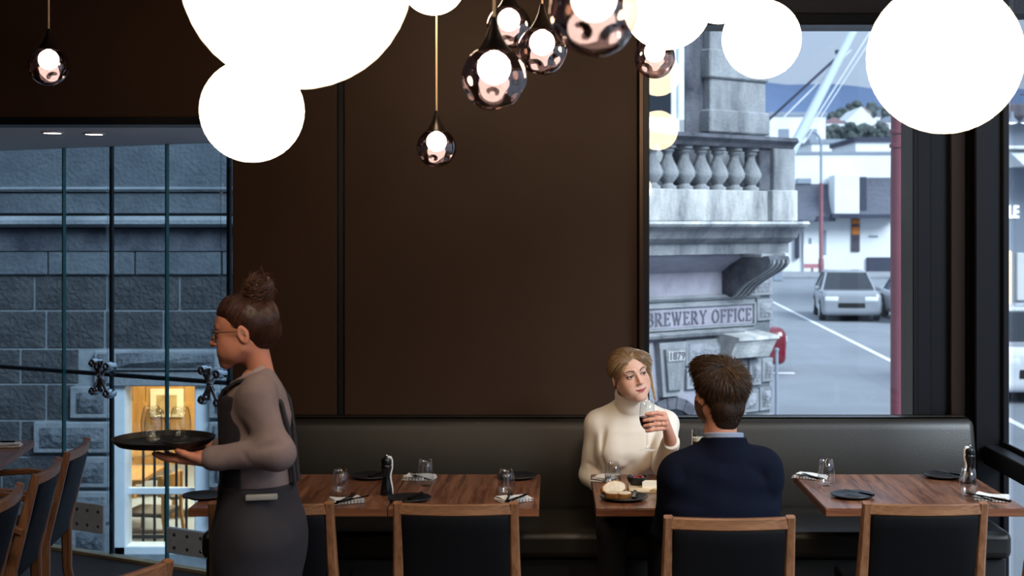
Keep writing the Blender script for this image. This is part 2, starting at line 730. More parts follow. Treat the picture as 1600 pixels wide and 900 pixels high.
def folds(lines):
    """cloth creases: (p, q, amplitude, width) grooves along a segment"""
    def fn(X, Y, Z):
        t = 0
        for a, b, amp, w in lines:
            a, b = np.array(a), np.array(b)
            d = b - a
            px, py, pz = X - a[0], Y - a[1], Z - a[2]
            u = np.clip((px * d[0] + py * d[1] + pz * d[2]) / (d @ d), 0, 1)
            r2 = (px - u * d[0]) ** 2 + (py - u * d[1]) ** 2 + (pz - u * d[2]) ** 2
            t = t + amp * np.exp(-r2 / (w * w))
        return t
    return fn


def strands(roots, tip_fn, n_seg, radius, base_col, var, seed=1, lift=0.0, sides=3):
    """hair strands: roots (N,3); tip_fn(points, t, i) -> next points; returns V, Q, colours"""
    r = np.random.default_rng(seed)
    N = len(roots)
    P = [roots]
    for i in range(n_seg):
        P.append(tip_fn(P[-1], i))
    P = np.stack(P, 1)
    K = n_seg + 1
    T = np.gradient(P, axis=1)
    T /= np.linalg.norm(T, axis=2, keepdims=True) + 1e-9
    ref = P - P.mean(axis=(0, 1))
    A = np.cross(T, ref)
    A /= np.linalg.norm(A, axis=2, keepdims=True) + 1e-9
    Bn = np.cross(T, A)
    t = np.linspace(0, 1, K)
    rad = radius * (1 - 0.8 * t ** 2)[None, :, None] * r.uniform(0.7, 1.3, (N, 1, 1))
    rings = [P + rad * (math.cos(2 * PI * s / sides) * A + math.sin(2 * PI * s / sides) * Bn) for s in range(sides)]
    V = np.stack(rings, 2)
    ids = np.arange(N * K * sides).reshape(N, K, sides)
    Q = []
    for s in range(sides):
        s2 = (s + 1) % sides
        Q.append(np.stack([ids[:, :-1, s], ids[:, :-1, s2], ids[:, 1:, s2], ids[:, 1:, s]], -1).reshape(-1, 4))
    c = np.array(base_col[:3])[None] * (1 + r.uniform(-var, var, (N, 1)))
    Cc = np.repeat(np.clip(c, 0, 1), K * sides, axis=0)
    return V.reshape(-1, 3), np.concatenate(Q), Cc

# ---------------------------------------------------------------- the room
FLZ = -0.17                   # the lobby floor lies a step lower
WY = 6.55                     # face of the brown wall
CEIL = 3.15


def struct(b, name, mat, label, loc=(0, 0, 0), smooth=False, cat=None):
    o = b.build(name, mat, None, smooth, loc)
    return tag(o, label, cat, None, 'structure')


def px_x(px, Y):
    return (px - VX) * Y / FPX


fl = tag(B().box((-6.0, -4.0, -0.12), (2.12, 6.75, 0.0)).prism([(-6.0, 6.75), (-1.2, 6.75), (-1.2, 7.62), (-6.0, 10.3)], FLZ - .12, FLZ, 'Z').build('floor', M['floor']), 'dark timber floor under the chairs and tables', None, None, 'structure')
struct(B().box((-6.0, -4.0, CEIL), (2.3, 6.75, CEIL + 0.15)), 'ceiling', M['ceiling'], 'dark ceiling the globe pendants hang from')
struct(B().box((-6.1, -4.1, 0), (2.3, -4.0, CEIL)), 'wall_front', M['wall'], 'brown wall behind the viewer')
struct(B().box((-6.1, -4.0, FLZ), (-6.0, 10.3, CEIL)), 'wall_left', M['wall'], 'brown wall at the far side of the room')

# brown back wall: core with separate flush panels, a recessed groove between them
xl, xg0, xg1, xr = px_x(363, WY), px_x(526, WY), px_x(538, WY), px_x(996, WY)
zl = CZ + 155 * WY / FPX
wall = tag(B().box((xl + 0.01, WY + 0.02, 0), (xr, WY + 0.2, CEIL)).box((-6.0, WY + 0.02, zl + 0.02), (xl + 0.01, WY + 0.2, CEIL)).build('wall_back', M['groove']),
           'dark brown panelled wall behind the banquette', None, None, 'structure')
for a, b_ in ((xl, xg0), (xg1, xr)):
    B().rbox((a, WY, 0), (b_, WY + 0.02, CEIL), 0.003, 1).build('panel', M['wall'], wall)
B().rbox((-6.0, WY, zl + 0.035), (xl, WY + 0.02, CEIL), 0.003, 1).build('panel', M['wall'], wall)
B().box((-6.0, WY - 0.012, zl), (xl, WY + 0.2, zl + 0.035)).build('lintel_trim', M['black_metal'], wall)
B().rbox((xg0 + 0.004, WY + 0.006, 0), (xg1 - 0.004, WY + 0.024, CEIL), 0.003, 1).build('groove_strip', M['groove'], wall)

# big window to the street
zt = CZ + 310 * WY / FPX
x0, x1 = px_x(1014, WY), px_x(1424, WY)
win = tag(B().box((x0 - 0.004, WY + 0.10, 0.82), (x1 + 0.004, WY + 0.112, zt)).build('window_1', M['pane']), 'tall plate glass window above the banquette', None, None, 'structure')
B().rbox((xr, WY - 0.03, 0), (x0, WY + 0.2, CEIL), 0.004, 1).build('jamb', M['black_metal'], win)
B().rbox((xr + 0.004, WY - 0.045, 0.9), (xr + 0.026, WY - 0.03, zt + 0.05), 0.003, 1).build('bronze_bead', M['bronze'], win)
B().rbox((x1, WY - 0.03, 0), (px_x(1432, WY), WY + 0.2, zt + .06), 0.004, 1).build('jamb', M['black_metal'], win)
B().rbox((px_x(1432, WY), WY - 0.01, 0), (px_x(1454, WY), WY + 0.2, zt + .06), 0.004, 1).build('jamb', M['black_metal'], win)
B().rbox((x0, WY - 0.03, zt), (px_x(1454, WY), WY + 0.2, zt + 0.055), 0.004, 1).build('head_frame', M['black_metal'], win)
B().rbox((x0, WY + 0.02, 0.80), (x1, WY + 0.2, 0.85), 0.004, 1).build('sill', M['black_metal'], win)
B().box((x0, WY, 0), (x1, WY + 0.2, 0.80)).build('spandrel_panel', M['wall'], win)
struct(B().box((xr, WY, zt + 0.056), (2.3, WY + 0.2, CEIL)), 'trim_1', M['fascia'], 'dark woven fascia above the street window')

# corner: recessed panel, then a stepped black post
cx0, cx1 = px_x(1454, WY), px_x(1521, WY)
post = tag(B().rbox((cx0, WY + 0.05, 0), (cx1 + 0.05, WY + 0.2, zt + .06), 0.004, 1).build('pillar', M['black_metal']), 'black steel corner post between the two windows', None, None, 'structure')
B().rbox((cx0 + 0.10, WY + 0.02, 0), (cx0 + 0.17, WY + 0.06, zt + .06), 0.004, 1).build('steel_rib', M['bronze'], post)
B().rbox((cx1 - 0.006, WY - 0.05, 0), (cx1 + 0.12, WY + 0.2, CEIL), 0.006, 1).build('post_box', M['black_metal'], post)
B().rbox((cx1 + 0.114, WY - 0.07, 0), (cx1 + 0.145, WY + 0.2, CEIL), 0.006, 1).build('post_flange', M['black_metal'], post)

# side window along the right
SX = 2.11
side = tag(B().box((SX, -4.0, 0.06), (SX + 0.012, WY - 0.07, 2.93)).build('window_2', M['pane']), 'glazed side wall beside the corner table', None, None, 'structure')
B().rbox((SX - 0.05, -4.0, 2.93), (SX + 0.06, WY - 0.07, 3.0), 0.004, 1).build('head_frame', M['black_metal'], side)
B().rbox((SX - 0.05, -4.0, 0.0), (SX + 0.06, WY - 0.07, 0.06), 0.004, 1).build('sill', M['black_metal'], side)
B().box((SX - 0.03, -4.0, 3.0), (SX + 0.12, WY - 0.07, CEIL)).build('bulkhead', M['soffit'], side)
for y in (3.2, 0.4, -2.4):
    B().rbox((SX - 0.04, y - 0.03, 0.06), (SX + 0.08, y + 0.03, 2.93), 0.004, 1).build('mullion', M['black_metal'], side)
zr = CZ - 345 * 6.5 / FPX
rail = tag(B().rbox((1.985, -4.0, zr - 0.085), (2.10, WY - 0.06, zr), 0.006, 2).build('trim_2', M['black_metal']), 'black horizontal guard rail across the side glazing', None, None, 'structure')
B().rbox((2.065, -4.0, zr), (2.08, WY - 0.07, zr + 0.02), 0.003, 1).build('rail_lip', M['black_metal'], rail)

# ---------------------------------------------------------------- glass lobby on the left: soffit, glass façade, fittings
zs = zl
G0, GD = Vector((px_x(350, 7.92), 7.92, 0)), Vector((-0.873, 0.487, 0)).normalized()
sof = tag(B().prism([(-6.0, WY + 0.2), (-1.2, WY + 0.2), (-1.2, 7.62), (-6.0, 10.3)], zs, zs + 0.12, 'Z').build('soffit', M['soffit']), 'pale sloping-edged soffit over the glass lobby', None, None, 'structure')
for px, py in ((82, 206), (147, 208)):
    Y = (zs - CZ) * FPX / (VY - py)
    x = px_x(px, Y)
    t = thing('downlight', 'small recessed round downlight in the pale soffit, %s one' % ('leftmost' if px < 100 else 'second from left'), 'light', (x, Y, zs), 0, 'soffit downlights')
    B().lathe([(0.055, 0.0), (0.055, -0.006), (0.043, -0.008), (0.043, 0.0)], 24).build('trim_ring', M['soffit'], t, True)
    B().lathe([(0, -0.003), (0.043, -0.003), (0.043, -0.001), (0, -0.001)], 24).build('lamp_disc', M['bulb'], t)


def g_at(px):
    m = (px - VX) / FPX
    s_ = (G0.x - m * G0.y) / (m * GD.y - GD.x)
    return G0 + GD * s_, s_


fac = thing('window_3', 'frameless glass lobby wall with black posts and steel fittings', None, (G0.x, G0.y, 0), math.atan2(-GD.y, -GD.x), None, 'structure')
# local x runs back towards the wall (+) and away to the left (-)
cut = [0.55, -g_at(345)[1], -g_at(261)[1], -g_at(168)[1], -g_at(100)[1], -2.35]
for a, b_ in zip(cut[:-1], cut[1:]):
    B().box((b_ + 0.004, -0.008, FLZ + 0.02), (a - 0.004, 0.008, zs)).build('pane', M['facade_pane'], fac)
for px in (261, 100):
    s_ = -g_at(px)[1]
    B().box((s_ - 0.005, -0.012, FLZ + 0.02), (s_ + 0.005, 0.012, zs)).build('glass_edge', M['glass_edge'], fac)
for px, w in ((168, 0.022), (352, 0.026)):
    s_ = -g_at(px)[1]
    B().rbox((s_ - w / 2, 0.02, FLZ), (s_ + w / 2, 0.045, zs), 0.004, 1).build('post', M['black_matt'], fac)
zrod = CZ - 250 * 7.92 / FPX
B().tube([(0.5, 0.05, zrod), (-2.35, 0.05, zrod)], 0.014, 8).build('tie_rod', M['black_matt'], fac)
B().box((-2.35, -0.03, FLZ), (0.55, 0.03, FLZ + 0.018)).build('floor_channel', plain('warm_channel', '#d8c49a', 0.35, metal=0.3), fac)
for px in (167, 338):
    s_ = -g_at(px)[1]
    hub = B().sphere((s_, -0.05, zrod), 0.022, 12, 8).tube([(s_ - 0.01, -0.05, zrod - 0.09), (s_ - 0.01, -0.05, zrod + 0.09)], 0.013, 8)
    ends = [(-0.055, 0.075), (0.06, 0.06), (-0.055, -0.09), (0.06, -0.10)]
    for ex, ez in ends:
        hub.tube([(s_, -0.05, zrod), (s_ + ex, -0.055, zrod + ez)], [0.013, 0.009], 8)
    h = hub.build('spider_fitting', M['chrome'], fac, True)
    for ex, ez in ends:
        Rm = Matrix.Translation((s_ + ex, -0.02, zrod + ez)) @ Matrix.Rotation(PI / 2, 4, 'X')
        B().lathe([(0, 0.062), (0.012, 0.062), (0.012, 0.05), (0.024, 0.046), (0.03, 0.03), (0.03, 0.012), (0.024, 0.01), (0.024, -0.02), (0, -0.02)], 16, mat=Rm).build('glass_button', M['chrome'], h, True)
for pa, pb, y0, y1 in ((267, 330, 822, 862), (118, 168, 781, 826)):
    sa, sb = -g_at(pa)[1], -g_at(pb)[1]
    Y = g_at(pa)[0].y
    z1, z0 = CZ - (y0 - VY) * Y / FPX, CZ - (y1 - VY) * Y / FPX
    pl = B().rbox((sa, -0.035, z0), (sb, -0.009, z1), 0.004, 1).build('patch_plate', M['brushed'], fac)
    for fx in (0.2, 0.52, 0.85):
        for fz_ in (0.25, 0.75):
            Rm = Matrix.Translation((sa + (sb - sa) * fx, -0.035, z0 + (z1 - z0) * fz_)) @ Matrix.Rotation(PI / 2, 4, 'X')
            B().lathe([(0.011, 0), (0.011, 0.003), (0.009, 0.005), (0, 0.0055)], 12, mat=Rm).build('bolt', M['chrome'], pl, True)

# ---------------------------------------------------------------- banquette
SEAT = 0.535
bq = thing('banquette', 'long charcoal leather banquette along the brown wall', 'bench', (0.22, 6.1, 0))


def bx_(x):
    return x - 0.22


def by_(y):
    return y - 6.1


bl, br = px_x(313, 5.82), px_x(1583, 5.82)


def lean(v):
    return (v.x, v.y + 0.07 * max(0, (v.z - SEAT)) / 0.42 - 0.02 * math.sin(PI * min(1, max(0, (v.z - SEAT) / 0.42))) * (1 if v.y < by_(6.4) else 0), v.z)


B().rbox((bl - 0.02 - 0.22, by_(6.325), SEAT - 0.03), (px_x(1522, 6.4) - 0.22, by_(6.46), CZ - 303 * 6.4 / FPX), 0.035, 3, lean, 7).build('backrest', M['leather'], bq, True)
B().rbox((bl - 0.22, by_(5.82), SEAT - 0.115), (br - 0.22, by_(6.42), SEAT), 0.03, 3, None, 3).build('seat', M['leather'], bq, True)
B().rbox((bl + 0.01 - 0.22, by_(5.87), 0), (br - 0.01 - 0.22, by_(6.5), SEAT - 0.115), 0.01, 1).build('plinth', M['plinth'], bq)

# ---------------------------------------------------------------- lights the room has: pendants and ceiling downlights
def lathe_r(R, z0):
    return [(R * math.sin(PI * i / 20), z0 - R * math.cos(PI * i / 20)) for i in range(21)]


GL = [(464, -41, 175.8, 'largest white opal globe pendant, cut by the top edge'),
      (394, 173, 80, 'white opal globe pendant hanging in front of the brown wall over the lobby edge'),
      (677, -27, 50.5, 'white opal globe pendant behind the cord of the lowest middle smoked pendant'),
      (1042, 8, 69, 'white opal globe pendant overlapping the window jamb'),
      (1123, -16, 53, 'small white opal globe pendant between two larger globes at window top'),
      (1190, 61, 61.5, 'white opal globe pendant in front of the stone pier and sky'),
      (1476, 89, 118, 'large white opal globe pendant in front of the black corner post')]
for px, py, r, lab in GL:
    Y = 0.125 * FPX / r
    c = at(px, py, Y)
    t = thing('globe_pendant', lab, 'pendant light', (c.x, c.y, c.z), 0, 'white globe pendants')
    B().lathe(lathe_r(0.125, 0), 48).build('globe', M['globe'], t, 'all')
    B().lathe([(0.02, 0.122), (0.018, 0.15), (0.006, 0.19), (0.004, 0.2), (0, 0.2)], 16).build('cap', M['cone'], t, True)
    B().tube([(0, 0, 0.195), (0, 0, CEIL - c.z)], 0.0035, 6).build('cord', M['cord'], t, True)

SM = [(76, 103, 31, 'smoked glass pendant hanging alone at far left above the lobby'),
      (682, 231, 31, 'smoked glass pendant hanging lowest on a long cord in the middle'),
      (772, 122, 51, 'larger smoked glass pendant lowest in the cluster of three'),
      (795, 42, 35, 'smoked glass pendant behind and above the cluster'),
      (847, 79, 39, 'smoked glass pendant on the right of the cluster of three'),
      (928, 20, 70, 'largest blurred smoked glass pendant left of a white globe'),
      (1023, 91, 32, 'smoked glass pendant half hidden under a white globe at the window jamb')]


def dimpled(R, dents, seed):
    b = bmesh.new()
    bmesh.ops.create_uvsphere(b, u_segments=56, v_segments=36, radius=R)
    for v in b.verts:
        n_ = v.co.normalized()
        for d, w, a in dents:
            ang = n_.angle(d)
            if ang < w:
                q = 0.5 + 0.5 * math.cos(PI * ang / w)
                v.co -= n_ * (R * a * q)
        if n_.z > 0.93:
            v.co.z = min(v.co.z, R * 0.93)
    me = bpy.data.meshes.new('shade')
    b.to_mesh(me)
    b.free()
    return me


r_ = random.Random(3)
dents = []
for k in range(7):
    a = 2 * PI * k / 7 + r_.uniform(-.25, .25)
    z = r_.uniform(-0.62, -0.28)
    dents.append((Vector((math.cos(a), math.sin(a), z)).normalized(), r_.uniform(0.26, 0.42), r_.uniform(0.07, 0.13)))
dents.append((Vector((0.1, -0.3, -1)).normalized(), 0.5, 0.10))
shade_me = dimpled(0.08, dents, 1)
shade_me.materials.append(M['smoke'])
shade_me.polygons.foreach_set('use_smooth', [True] * len(shade_me.polygons))
for i, (px, py, r, lab) in enumerate(SM):
    Y = 0.08 * FPX / r
    c = at(px, py, Y)
    t = thing('smoked_pendant', lab, 'pendant light', (c.x, c.y, c.z), 0, 'smoked glass pendants')
    o = bpy.data.objects.new('shade', shade_me)
    COL.objects.link(o)
    o.parent = t
    o.rotation_euler = (0, 0, i * 0.9)
    B().lathe([(0.0, 0.068), (0.012, 0.066)] + [(0.041 * math.sin(PI * k / 16), 0.025 + 0.041 * math.cos(PI * k / 16)) for k in range(1, 17)], 28).build('bulb', M['bulb'], t, 'all')
    B().lathe([(0.044, 0.066), (0.034, 0.078), (0.022, 0.098), (0.012, 0.122), (0.007, 0.145), (0.005, 0.15), (0, 0.15)], 24).build('cone_cap', M['cone'], t, True)
    pts = [(0, 0, 0.148), (0, 0, 0.3), (0, 0, CEIL - c.z)]
    B().tube(pts, 0.0042, 6).build('cord', M['cord'], t, True)

for i, (x, y) in enumerate(((-2.9, 3.1), (-1.0, 3.2), (0.75, 3.3), (-2.9, 0.6), (-1.0, 0.6), (0.75, 0.6))):
    t = thing('ceiling_downlight', 'recessed ceiling downlight, %s of the row %s' % (('on the lobby side', 'in the middle', 'on the window side')[i % 3], 'nearer the tables' if y > 2 else 'farther from the tables'), 'light', (x, y, CEIL), 0, 'ceiling downlights')
    B().lathe([(0.07, 0.0), (0.07, -0.008), (0.055, -0.01), (0.055, 0.0)], 24).build('trim_ring', M['black_metal'], t, True)
    B().lathe([(0, -0.002), (0.055, -0.002)], 24).build('lamp_disc', M['bulb'], t)
    ld = bpy.data.lights.new('downlight_lamp', 'SPOT')
    ld.energy = DOWNLIGHT_W * (1.6 if y > 2 else 1.0)
    ld.color = (1.0, 0.82, 0.62)
    ld.spot_size = math.radians(95)
    ld.spot_blend = 0.8
    ld.shadow_soft_size = 0.06
    lo = bpy.data.objects.new('downlight_lamp', ld)
    COL.objects.link(lo)
    lo.location = (x, y, CEIL - 0.03)
    lo.rotation_euler = (math.radians(22 if y > 2 else 0), 0, 0)

# ---------------------------------------------------------------- outside: street level, stone building, harbour town
GZ = -1.10
M['s_wall'] = stone('weathered_sandstone', '#70767c', '#565c63', 1.6, 0.5)
M['s_rough'] = stone('rock_faced_sandstone', '#75797e', '#53585f', 3.2, 0.9)
M['s_rock'] = stone('pale_rock_face', '#a7a9af', '#767a83', 3.2, 1.0)
M['s_mortar'] = stone('pale_mortar_joint', '#9a9fa4', '#7d8388', 2.0, 0.2)
M['s_block'] = stone('dark_rock_faced_stone', '#565759', '#3d3f43', 3.2, 0.9)
M['s_margin'] = stone('tooled_margin_stone', '#9a9ea2', '#757a80', 2.0, 0.4)
M['s_light'] = stone('pale_limestone', '#dcdcd8', '#787d82', 1.5, 0.4, 1)
M['s_grey'] = stone('grey_streaked_stone', '#a3a6a9', '#63676d', 1.5, 0.5, 1)
M['s_dark'] = stone('dark_and_shaded_stone', '#6b6d75', '#3c3e47', 1.8, 0.5)  # dark stone, also used to paint shade on side faces and undersides
M['s_purple'] = stone('mauve_render', '#a5a3ae', '#84828e', 1.2, 0.3)
M['white_paint'] = plain('white_painted_timber', '#dfe5ea', 0.5, noise=0.04)
M['dark_pane'] = plain('dark_window_pane', '#20252e', 0.1)
M['asphalt'] = plain('grey_asphalt', '#82878e', 0.9, noise=0.10, nscale=0.6)
M['footpath'] = plain('grey_paving', '#8b8f94', 0.9, noise=0.08, nscale=1.2)
M['road_white'] = plain('road_paint', '#e6eaee', 0.8)
M['pole_red'] = plain('maroon_pole_paint', '#7a4450', 0.45, noise=0.12, nscale=3)
M['wall_white'] = plain('white_rendered_wall', '#e6eaec', 0.85, noise=0.05, nscale=0.7)
M['wall_grey'] = plain('blue_grey_wall', '#8a94a2', 0.85, noise=0.06, nscale=0.6)
M['slate'] = plain('slate_shingle', '#5a5d6a', 0.8, noise=0.18, nscale=5)
M['slate_dark'] = plain('dark_gable', '#34374a', 0.8)
M['room_wood'] = wood('honey_panelling', '#a8773c', '#c99a58', 'Z', 12, 0.5)
M['room_floor'] = wood('honey_floor', '#8d6232', '#b98a4c', 'Y', 12, 0.45)
M['room_wall'] = plain('warm_plaster', '#d9b985', 0.8)

def bp2(px, Y):
    return (px - VX) * Y / FPX


def wz(py, Y):
    return CZ - (py - VY) * Y / FPX


gr = tag(B().box((-40, 6.8, GZ - .3), (60, 120, GZ)).build('street', M['asphalt']), 'sloping grey asphalt street outside the window', None, None, 'structure')


def gpt(px, py, z=GZ):
    return on(px, py, z)


# white road lines: kerb-side edge line and a short bay mark
a, b_ = gpt(1202, 469), gpt(1440, 588)
d = (a - b_).normalized()
sd = Vector((-d.y, d.x, 0)) * 0.06
bl_ = B()
bl_.add([a + sd + Vector((0, 0, .004)), a - sd + Vector((0, 0, .004)), b_ - d * 14 - sd + Vector((0, 0, .004)), b_ - d * 14 + sd + Vector((0, 0, .004))], [(0, 1, 2, 3)])
bl_.build('lane_line', M['road_white'], gr)
a = gpt(1209, 584)
B().box((a.x, a.y, GZ), (a.x + .42, a.y + .22, GZ + .006)).build('bay_mark', M['road_white'], gr)
a = gpt(1200, 433)
B().box((a.x - 2, a.y, GZ), (a.x + 3.4, a.y + 1.4, GZ + .006)).build('bay_mark', M['road_white'], gr)
fp = tag(B().rbox((-8, 75, GZ), (60, 82, GZ + .14), .02, 1).build('footpath', M['footpath']), 'far footpath in front of the white harbour buildings', None, None, 'structure')


# ---- rough stone block meshes, shared by all blocks of a size
def rough_mesh(name, w, h, d, seed, bulge=0.03, margin=0.0, mat=None):
    """front face (towards -y) broken into a lumpy rock face; origin at the lower left back"""
    r = random.Random(seed)
    b = bmesh.new()
    nx, nz = 5, 3
    g = [[None] * (nz + 1) for _ in range(nx + 1)]
    for i in range(nx + 1):
        for k in range(nz + 1):
            u, v = i / nx, k / nz
            edge = i in (0, nx) or k in (0, nz)
            y = -d if edge else -d - bulge * r.uniform(0.35, 1.0)
            ju = 0 if i in (0, nx) else r.uniform(-.25, .25) / nx
            jv = 0 if k in (0, nz) else r.uniform(-.25, .25) / nz
            g[i][k] = b.verts.new(((u + ju) * w, y, (v + jv) * h))
    for i in range(nx):
        for k in range(nz):
            b.faces.new((g[i][k], g[i + 1][k], g[i + 1][k + 1], g[i][k + 1]))
    bk = [b.verts.new(q) for q in ((0, 0, 0), (w, 0, 0), (w, 0, h), (0, 0, h))]
    b.faces.new([bk[0], bk[1]] + [g[i][0] for i in range(nx, -1, -1)])
    b.faces.new([bk[2], bk[3]] + [g[i][nz] for i in range(nx + 1)])
    b.faces.new([bk[3], bk[0]] + [g[0][k] for k in range(nz + 1)])
    b.faces.new([bk[1], bk[2]] + [g[nx][k] for k in range(nz, -1, -1)])
    bmesh.ops.recalc_face_normals(b, faces=b.faces[:])
    me = bpy.data.meshes.new(name)
    b.to_mesh(me)
    b.free()
    if mat:
        me.materials.append(mat)
    return me


def put(name, me, parent, loc):
    o = bpy.data.objects.new(name, me)
    COL.objects.link(o)
    o.parent = parent
    o.location = loc
    return o


# ---- near stone building across the lane (seen through the lobby glass)
LY = 12.0
SCL = FPX / LY


def lx(px):
    return (px - VX) / SCL


def lz(py):
    return CZ - (py - VY) / SCL


near = thing('stone_building', 'old stone building across the lane with a lit lower window', 'building', (-3.0, LY, GZ))


def nb_(b, name, mat, smooth=False):
    for v in b.bm.verts:
        v.co -= Vector((-3.0, LY, GZ))
    return b.build(name, mat, near, smooth)


wx0, wx1, wz0, wz1 = lx(177), lx(326), lz(868), lz(592)
xL, xR, zT = -8.5, -1.0, 4.6
nb_(B().box((xL, LY + .02, GZ), (wx0, LY + .5, zT)).box((wx1, LY + .02, GZ), (xR, LY + .5, zT)).box((wx0, LY + .02, wz1), (wx1, LY + .5, zT)).box((wx0, LY + .02, GZ), (wx1, LY + .5, wz0)), 'wall', M['s_mortar'])
# smooth upper ashlar courses, string courses and ledge
nb_(B().rbox((xL, LY - .03, lz(298)), (xR, LY + .02, zT), .01, 1), 'upper_ashlar', M['s_wall'])
nb_(B().prism([(LY + .02, lz(300)), (LY - .08, lz(300)), (LY - .10, lz(296)), (LY - .03, lz(292)), (LY + .02, lz(292))], xL, xR, 'X'), 'string_course', M['s_margin'])
nb_(B().prism([(LY + .02, lz(333)), (LY - .06, lz(333)), (LY - .06, lz(302)), (LY + .02, lz(302))], xL, xR, 'X'), 'frieze_band', M['s_wall'])
nb_(B().prism([(LY + .02, lz(356)), (LY - .10, lz(354)), (LY - .16, lz(350)), (LY - .16, lz(344)), (LY - .12, lz(338)), (LY + .02, lz(337))], xL, xR, 'X'), 'ledge_moulding', M['s_margin'])
nb_(B().prism([(LY + .02, lz(392)), (LY - .03, lz(392)), (LY - .03, lz(358)), (LY + .02, lz(358))], xL, xR, 'X'), 'shadow_band', M['s_dark'])  # shade under the ledge drawn as a band of darker stone
# rock-faced courses, every block its own piece
course_h = 57 / SCL
rows = [lz(y) for y in (485, 428)] + []
zc = lz(943)
blocks = {}
ri = 0
r5 = random.Random(5)
zrow = lz(430)
ys = [430, 485, 545, 600, 657, 714, 771, 828, 868]
for ri in range(len(ys) - 1):
    z1, z0 = lz(ys[ri]), lz(ys[ri + 1])
    h = z1 - z0
    x = lx(-60) - (0.28 if ri % 2 else 0.0)
    while x < lx(385):
        w = r5.choice((0.5, 0.56, 0.62))
        xa, xb = x, x + w
        x = xb
        # leave the window and its dressed surround free
        if z0 < lz(545) and xb > lx(118 if ri % 2 else 150) and xa < lx(352):
            if xa < lx(118 if ri % 2 else 150) - 0.15:
                xb = lx(118 if ri % 2 else 150)
            elif xb > lx(352) + .15:
                xa = lx(352)
            else:
                continue
        w = xb - xa
        key = (round(w, 2), round(h, 2), r5.randrange(3))
        if key not in blocks:
            blocks[key] = rough_mesh('stone_block', w - .022, h - .022, .012, len(blocks) + 3, .018, 0, M['s_block'])
        put('stone_block', blocks[key], near, (xa + .011 + 3.0, .02, z0 + .011 - GZ))
for y0, y1 in ((392, 430),):
    x = lx(-60)
    while x < lx(385):
        w = 0.74
        nb_(B().rbox((x + .006, LY - .02, lz(y1) + .006), (x + w - .006, LY + .03, lz(y0) - .006), .006, 1), 'ashlar_block', M['s_wall'])
        x += w
# dressed surround: plain margin with a rock-faced centre, long and short alternately
for k, (pa, pb, y0, y1) in enumerate(((150, 176, 546, 600), (112, 176, 602, 654), (55, 176, 657, 708), (112, 176, 711, 762), (60, 176, 765, 816), (112, 176, 819, 866),
                                      (328, 380, 602, 654), (328, 360, 657, 708), (328, 380, 711, 762), (328, 360, 765, 816), (328, 380, 819, 866))):
    xa, xb, z0, z1 = lx(pa), lx(pb), lz(y1), lz(y0)
    o = nb_(B().rbox((xa, LY - .05, z0 + .008), (xb, LY + .04, z1 - .008), .008, 1), 'quoin', M['s_margin'])
    mg = min(.06, (xb - xa) * .22)
    me = rough_mesh('rock_face', xb - xa - 2 * mg, z1 - z0 - .016 - 2 * mg * .8, .01, k + 50, .04, 0, M['s_rough'])
    put('rock_face', me, o, (xa + mg + 3.0, -.05, z0 + .008 + mg * .8 - GZ))
o = nb_(B().rbox((lx(178), LY - .06, lz(578)), (lx(345), LY + .04, lz(546)), .01, 1), 'lintel', M['s_margin'])
me = rough_mesh('rock_face', lx(338) - lx(186), lz(551) - lz(573), .01, 77, .05, 0, M['s_rough'])
put('rock_face', me, o, (lx(186) + 3, -.06, lz(573) - GZ))
nb_(B().rbox((lx(176), LY - .03, lz(603)), (lx(328), LY + .04, lz(580)), .008, 1), 'window_head', M['s_margin'])
# window: white frame, sashes, panes, iron bars
wf = nb_(B().rbox((wx0, LY + .02, wz0), (wx0 + .095, LY + .22, wz1), .006, 1).rbox((lx(303), LY + .02, wz0), (wx1, LY + .22, wz1), .006, 1).rbox((wx0, LY + .02, lz(604)), (wx1, LY + .22, wz1), .006, 1).rbox((wx0, LY + .02, wz0), (wx1, LY + .22, wz0 + .07), .006, 1), 'window', M['white_paint'])
for z0, z1 in ((lz(776), lz(766)),):
    B().rbox((wx0 + .09 + 3, .10, z0 - GZ), (lx(303) + 3, .16, z1 - GZ), .005, 1).build('meeting_rail', M['white_paint'], wf)
B().box((wx0 + .09 + 3, .125, wz0 - GZ), (lx(303) + 3, .13, wz1 - GZ)).build('pane', M['pane'], wf)
for px in (208, 226, 243, 261, 277, 292):
    B().tube([(lx(px) + 3, .30, lz(862) - GZ), (lx(px) + 3, .30, lz(705) - GZ)], .012, 6).build('iron_bar', M['black_matt'], wf)
for y in (705, 850):
    B().box((wx0 + .02 + 3, .285, lz(y) - GZ - .015), (wx1 - .05 + 3, .315, lz(y) - GZ + .015)).build('iron_rail', M['black_matt'], wf)
# the lit room behind that window
rm = thing('lit_room', 'warm wood-panelled room behind the lit window across the lane', 'room', (-3.5, 14.5, GZ - .25), 0, None, 'structure')
rx0, rx1, ry0, ry1, rz0, rz1 = -1.9, 1.9, -2.0, 2.6, 0.0, 2.9
B().box((rx0, ry0, -.05), (rx1, ry1, 0)).build('floor', M['room_floor'], rm)
B().box((rx0, ry1, 0), (rx1, ry1 + .1, rz1)).build('back_wall', M['room_wall'], rm)
B().box((rx0 - .1, ry0, 0), (rx0, ry1, rz1)).build('side_wall', M['room_wood'], rm)
B().box((rx1, ry0, 0), (rx1 + .1, ry1, rz1)).build('side_wall', M['room_wall'], rm)
B().box((rx0, ry0, rz1), (rx1, ry1, rz1 + .1)).build('ceiling', M['room_wall'], rm)
for k in range(9):
    x = -1.9 + k * 0.155
    if x < -0.75:
        B().rbox((x + .004, ry1 - .03, 0), (x + .151, ry1, rz1), .006, 1).build('plank', M['room_wood'], rm)
B().rbox((rx0, ry1 - .035, 0), (rx1, ry1, 1.0), .006, 1).build('dado', M['room_wood'], rm)
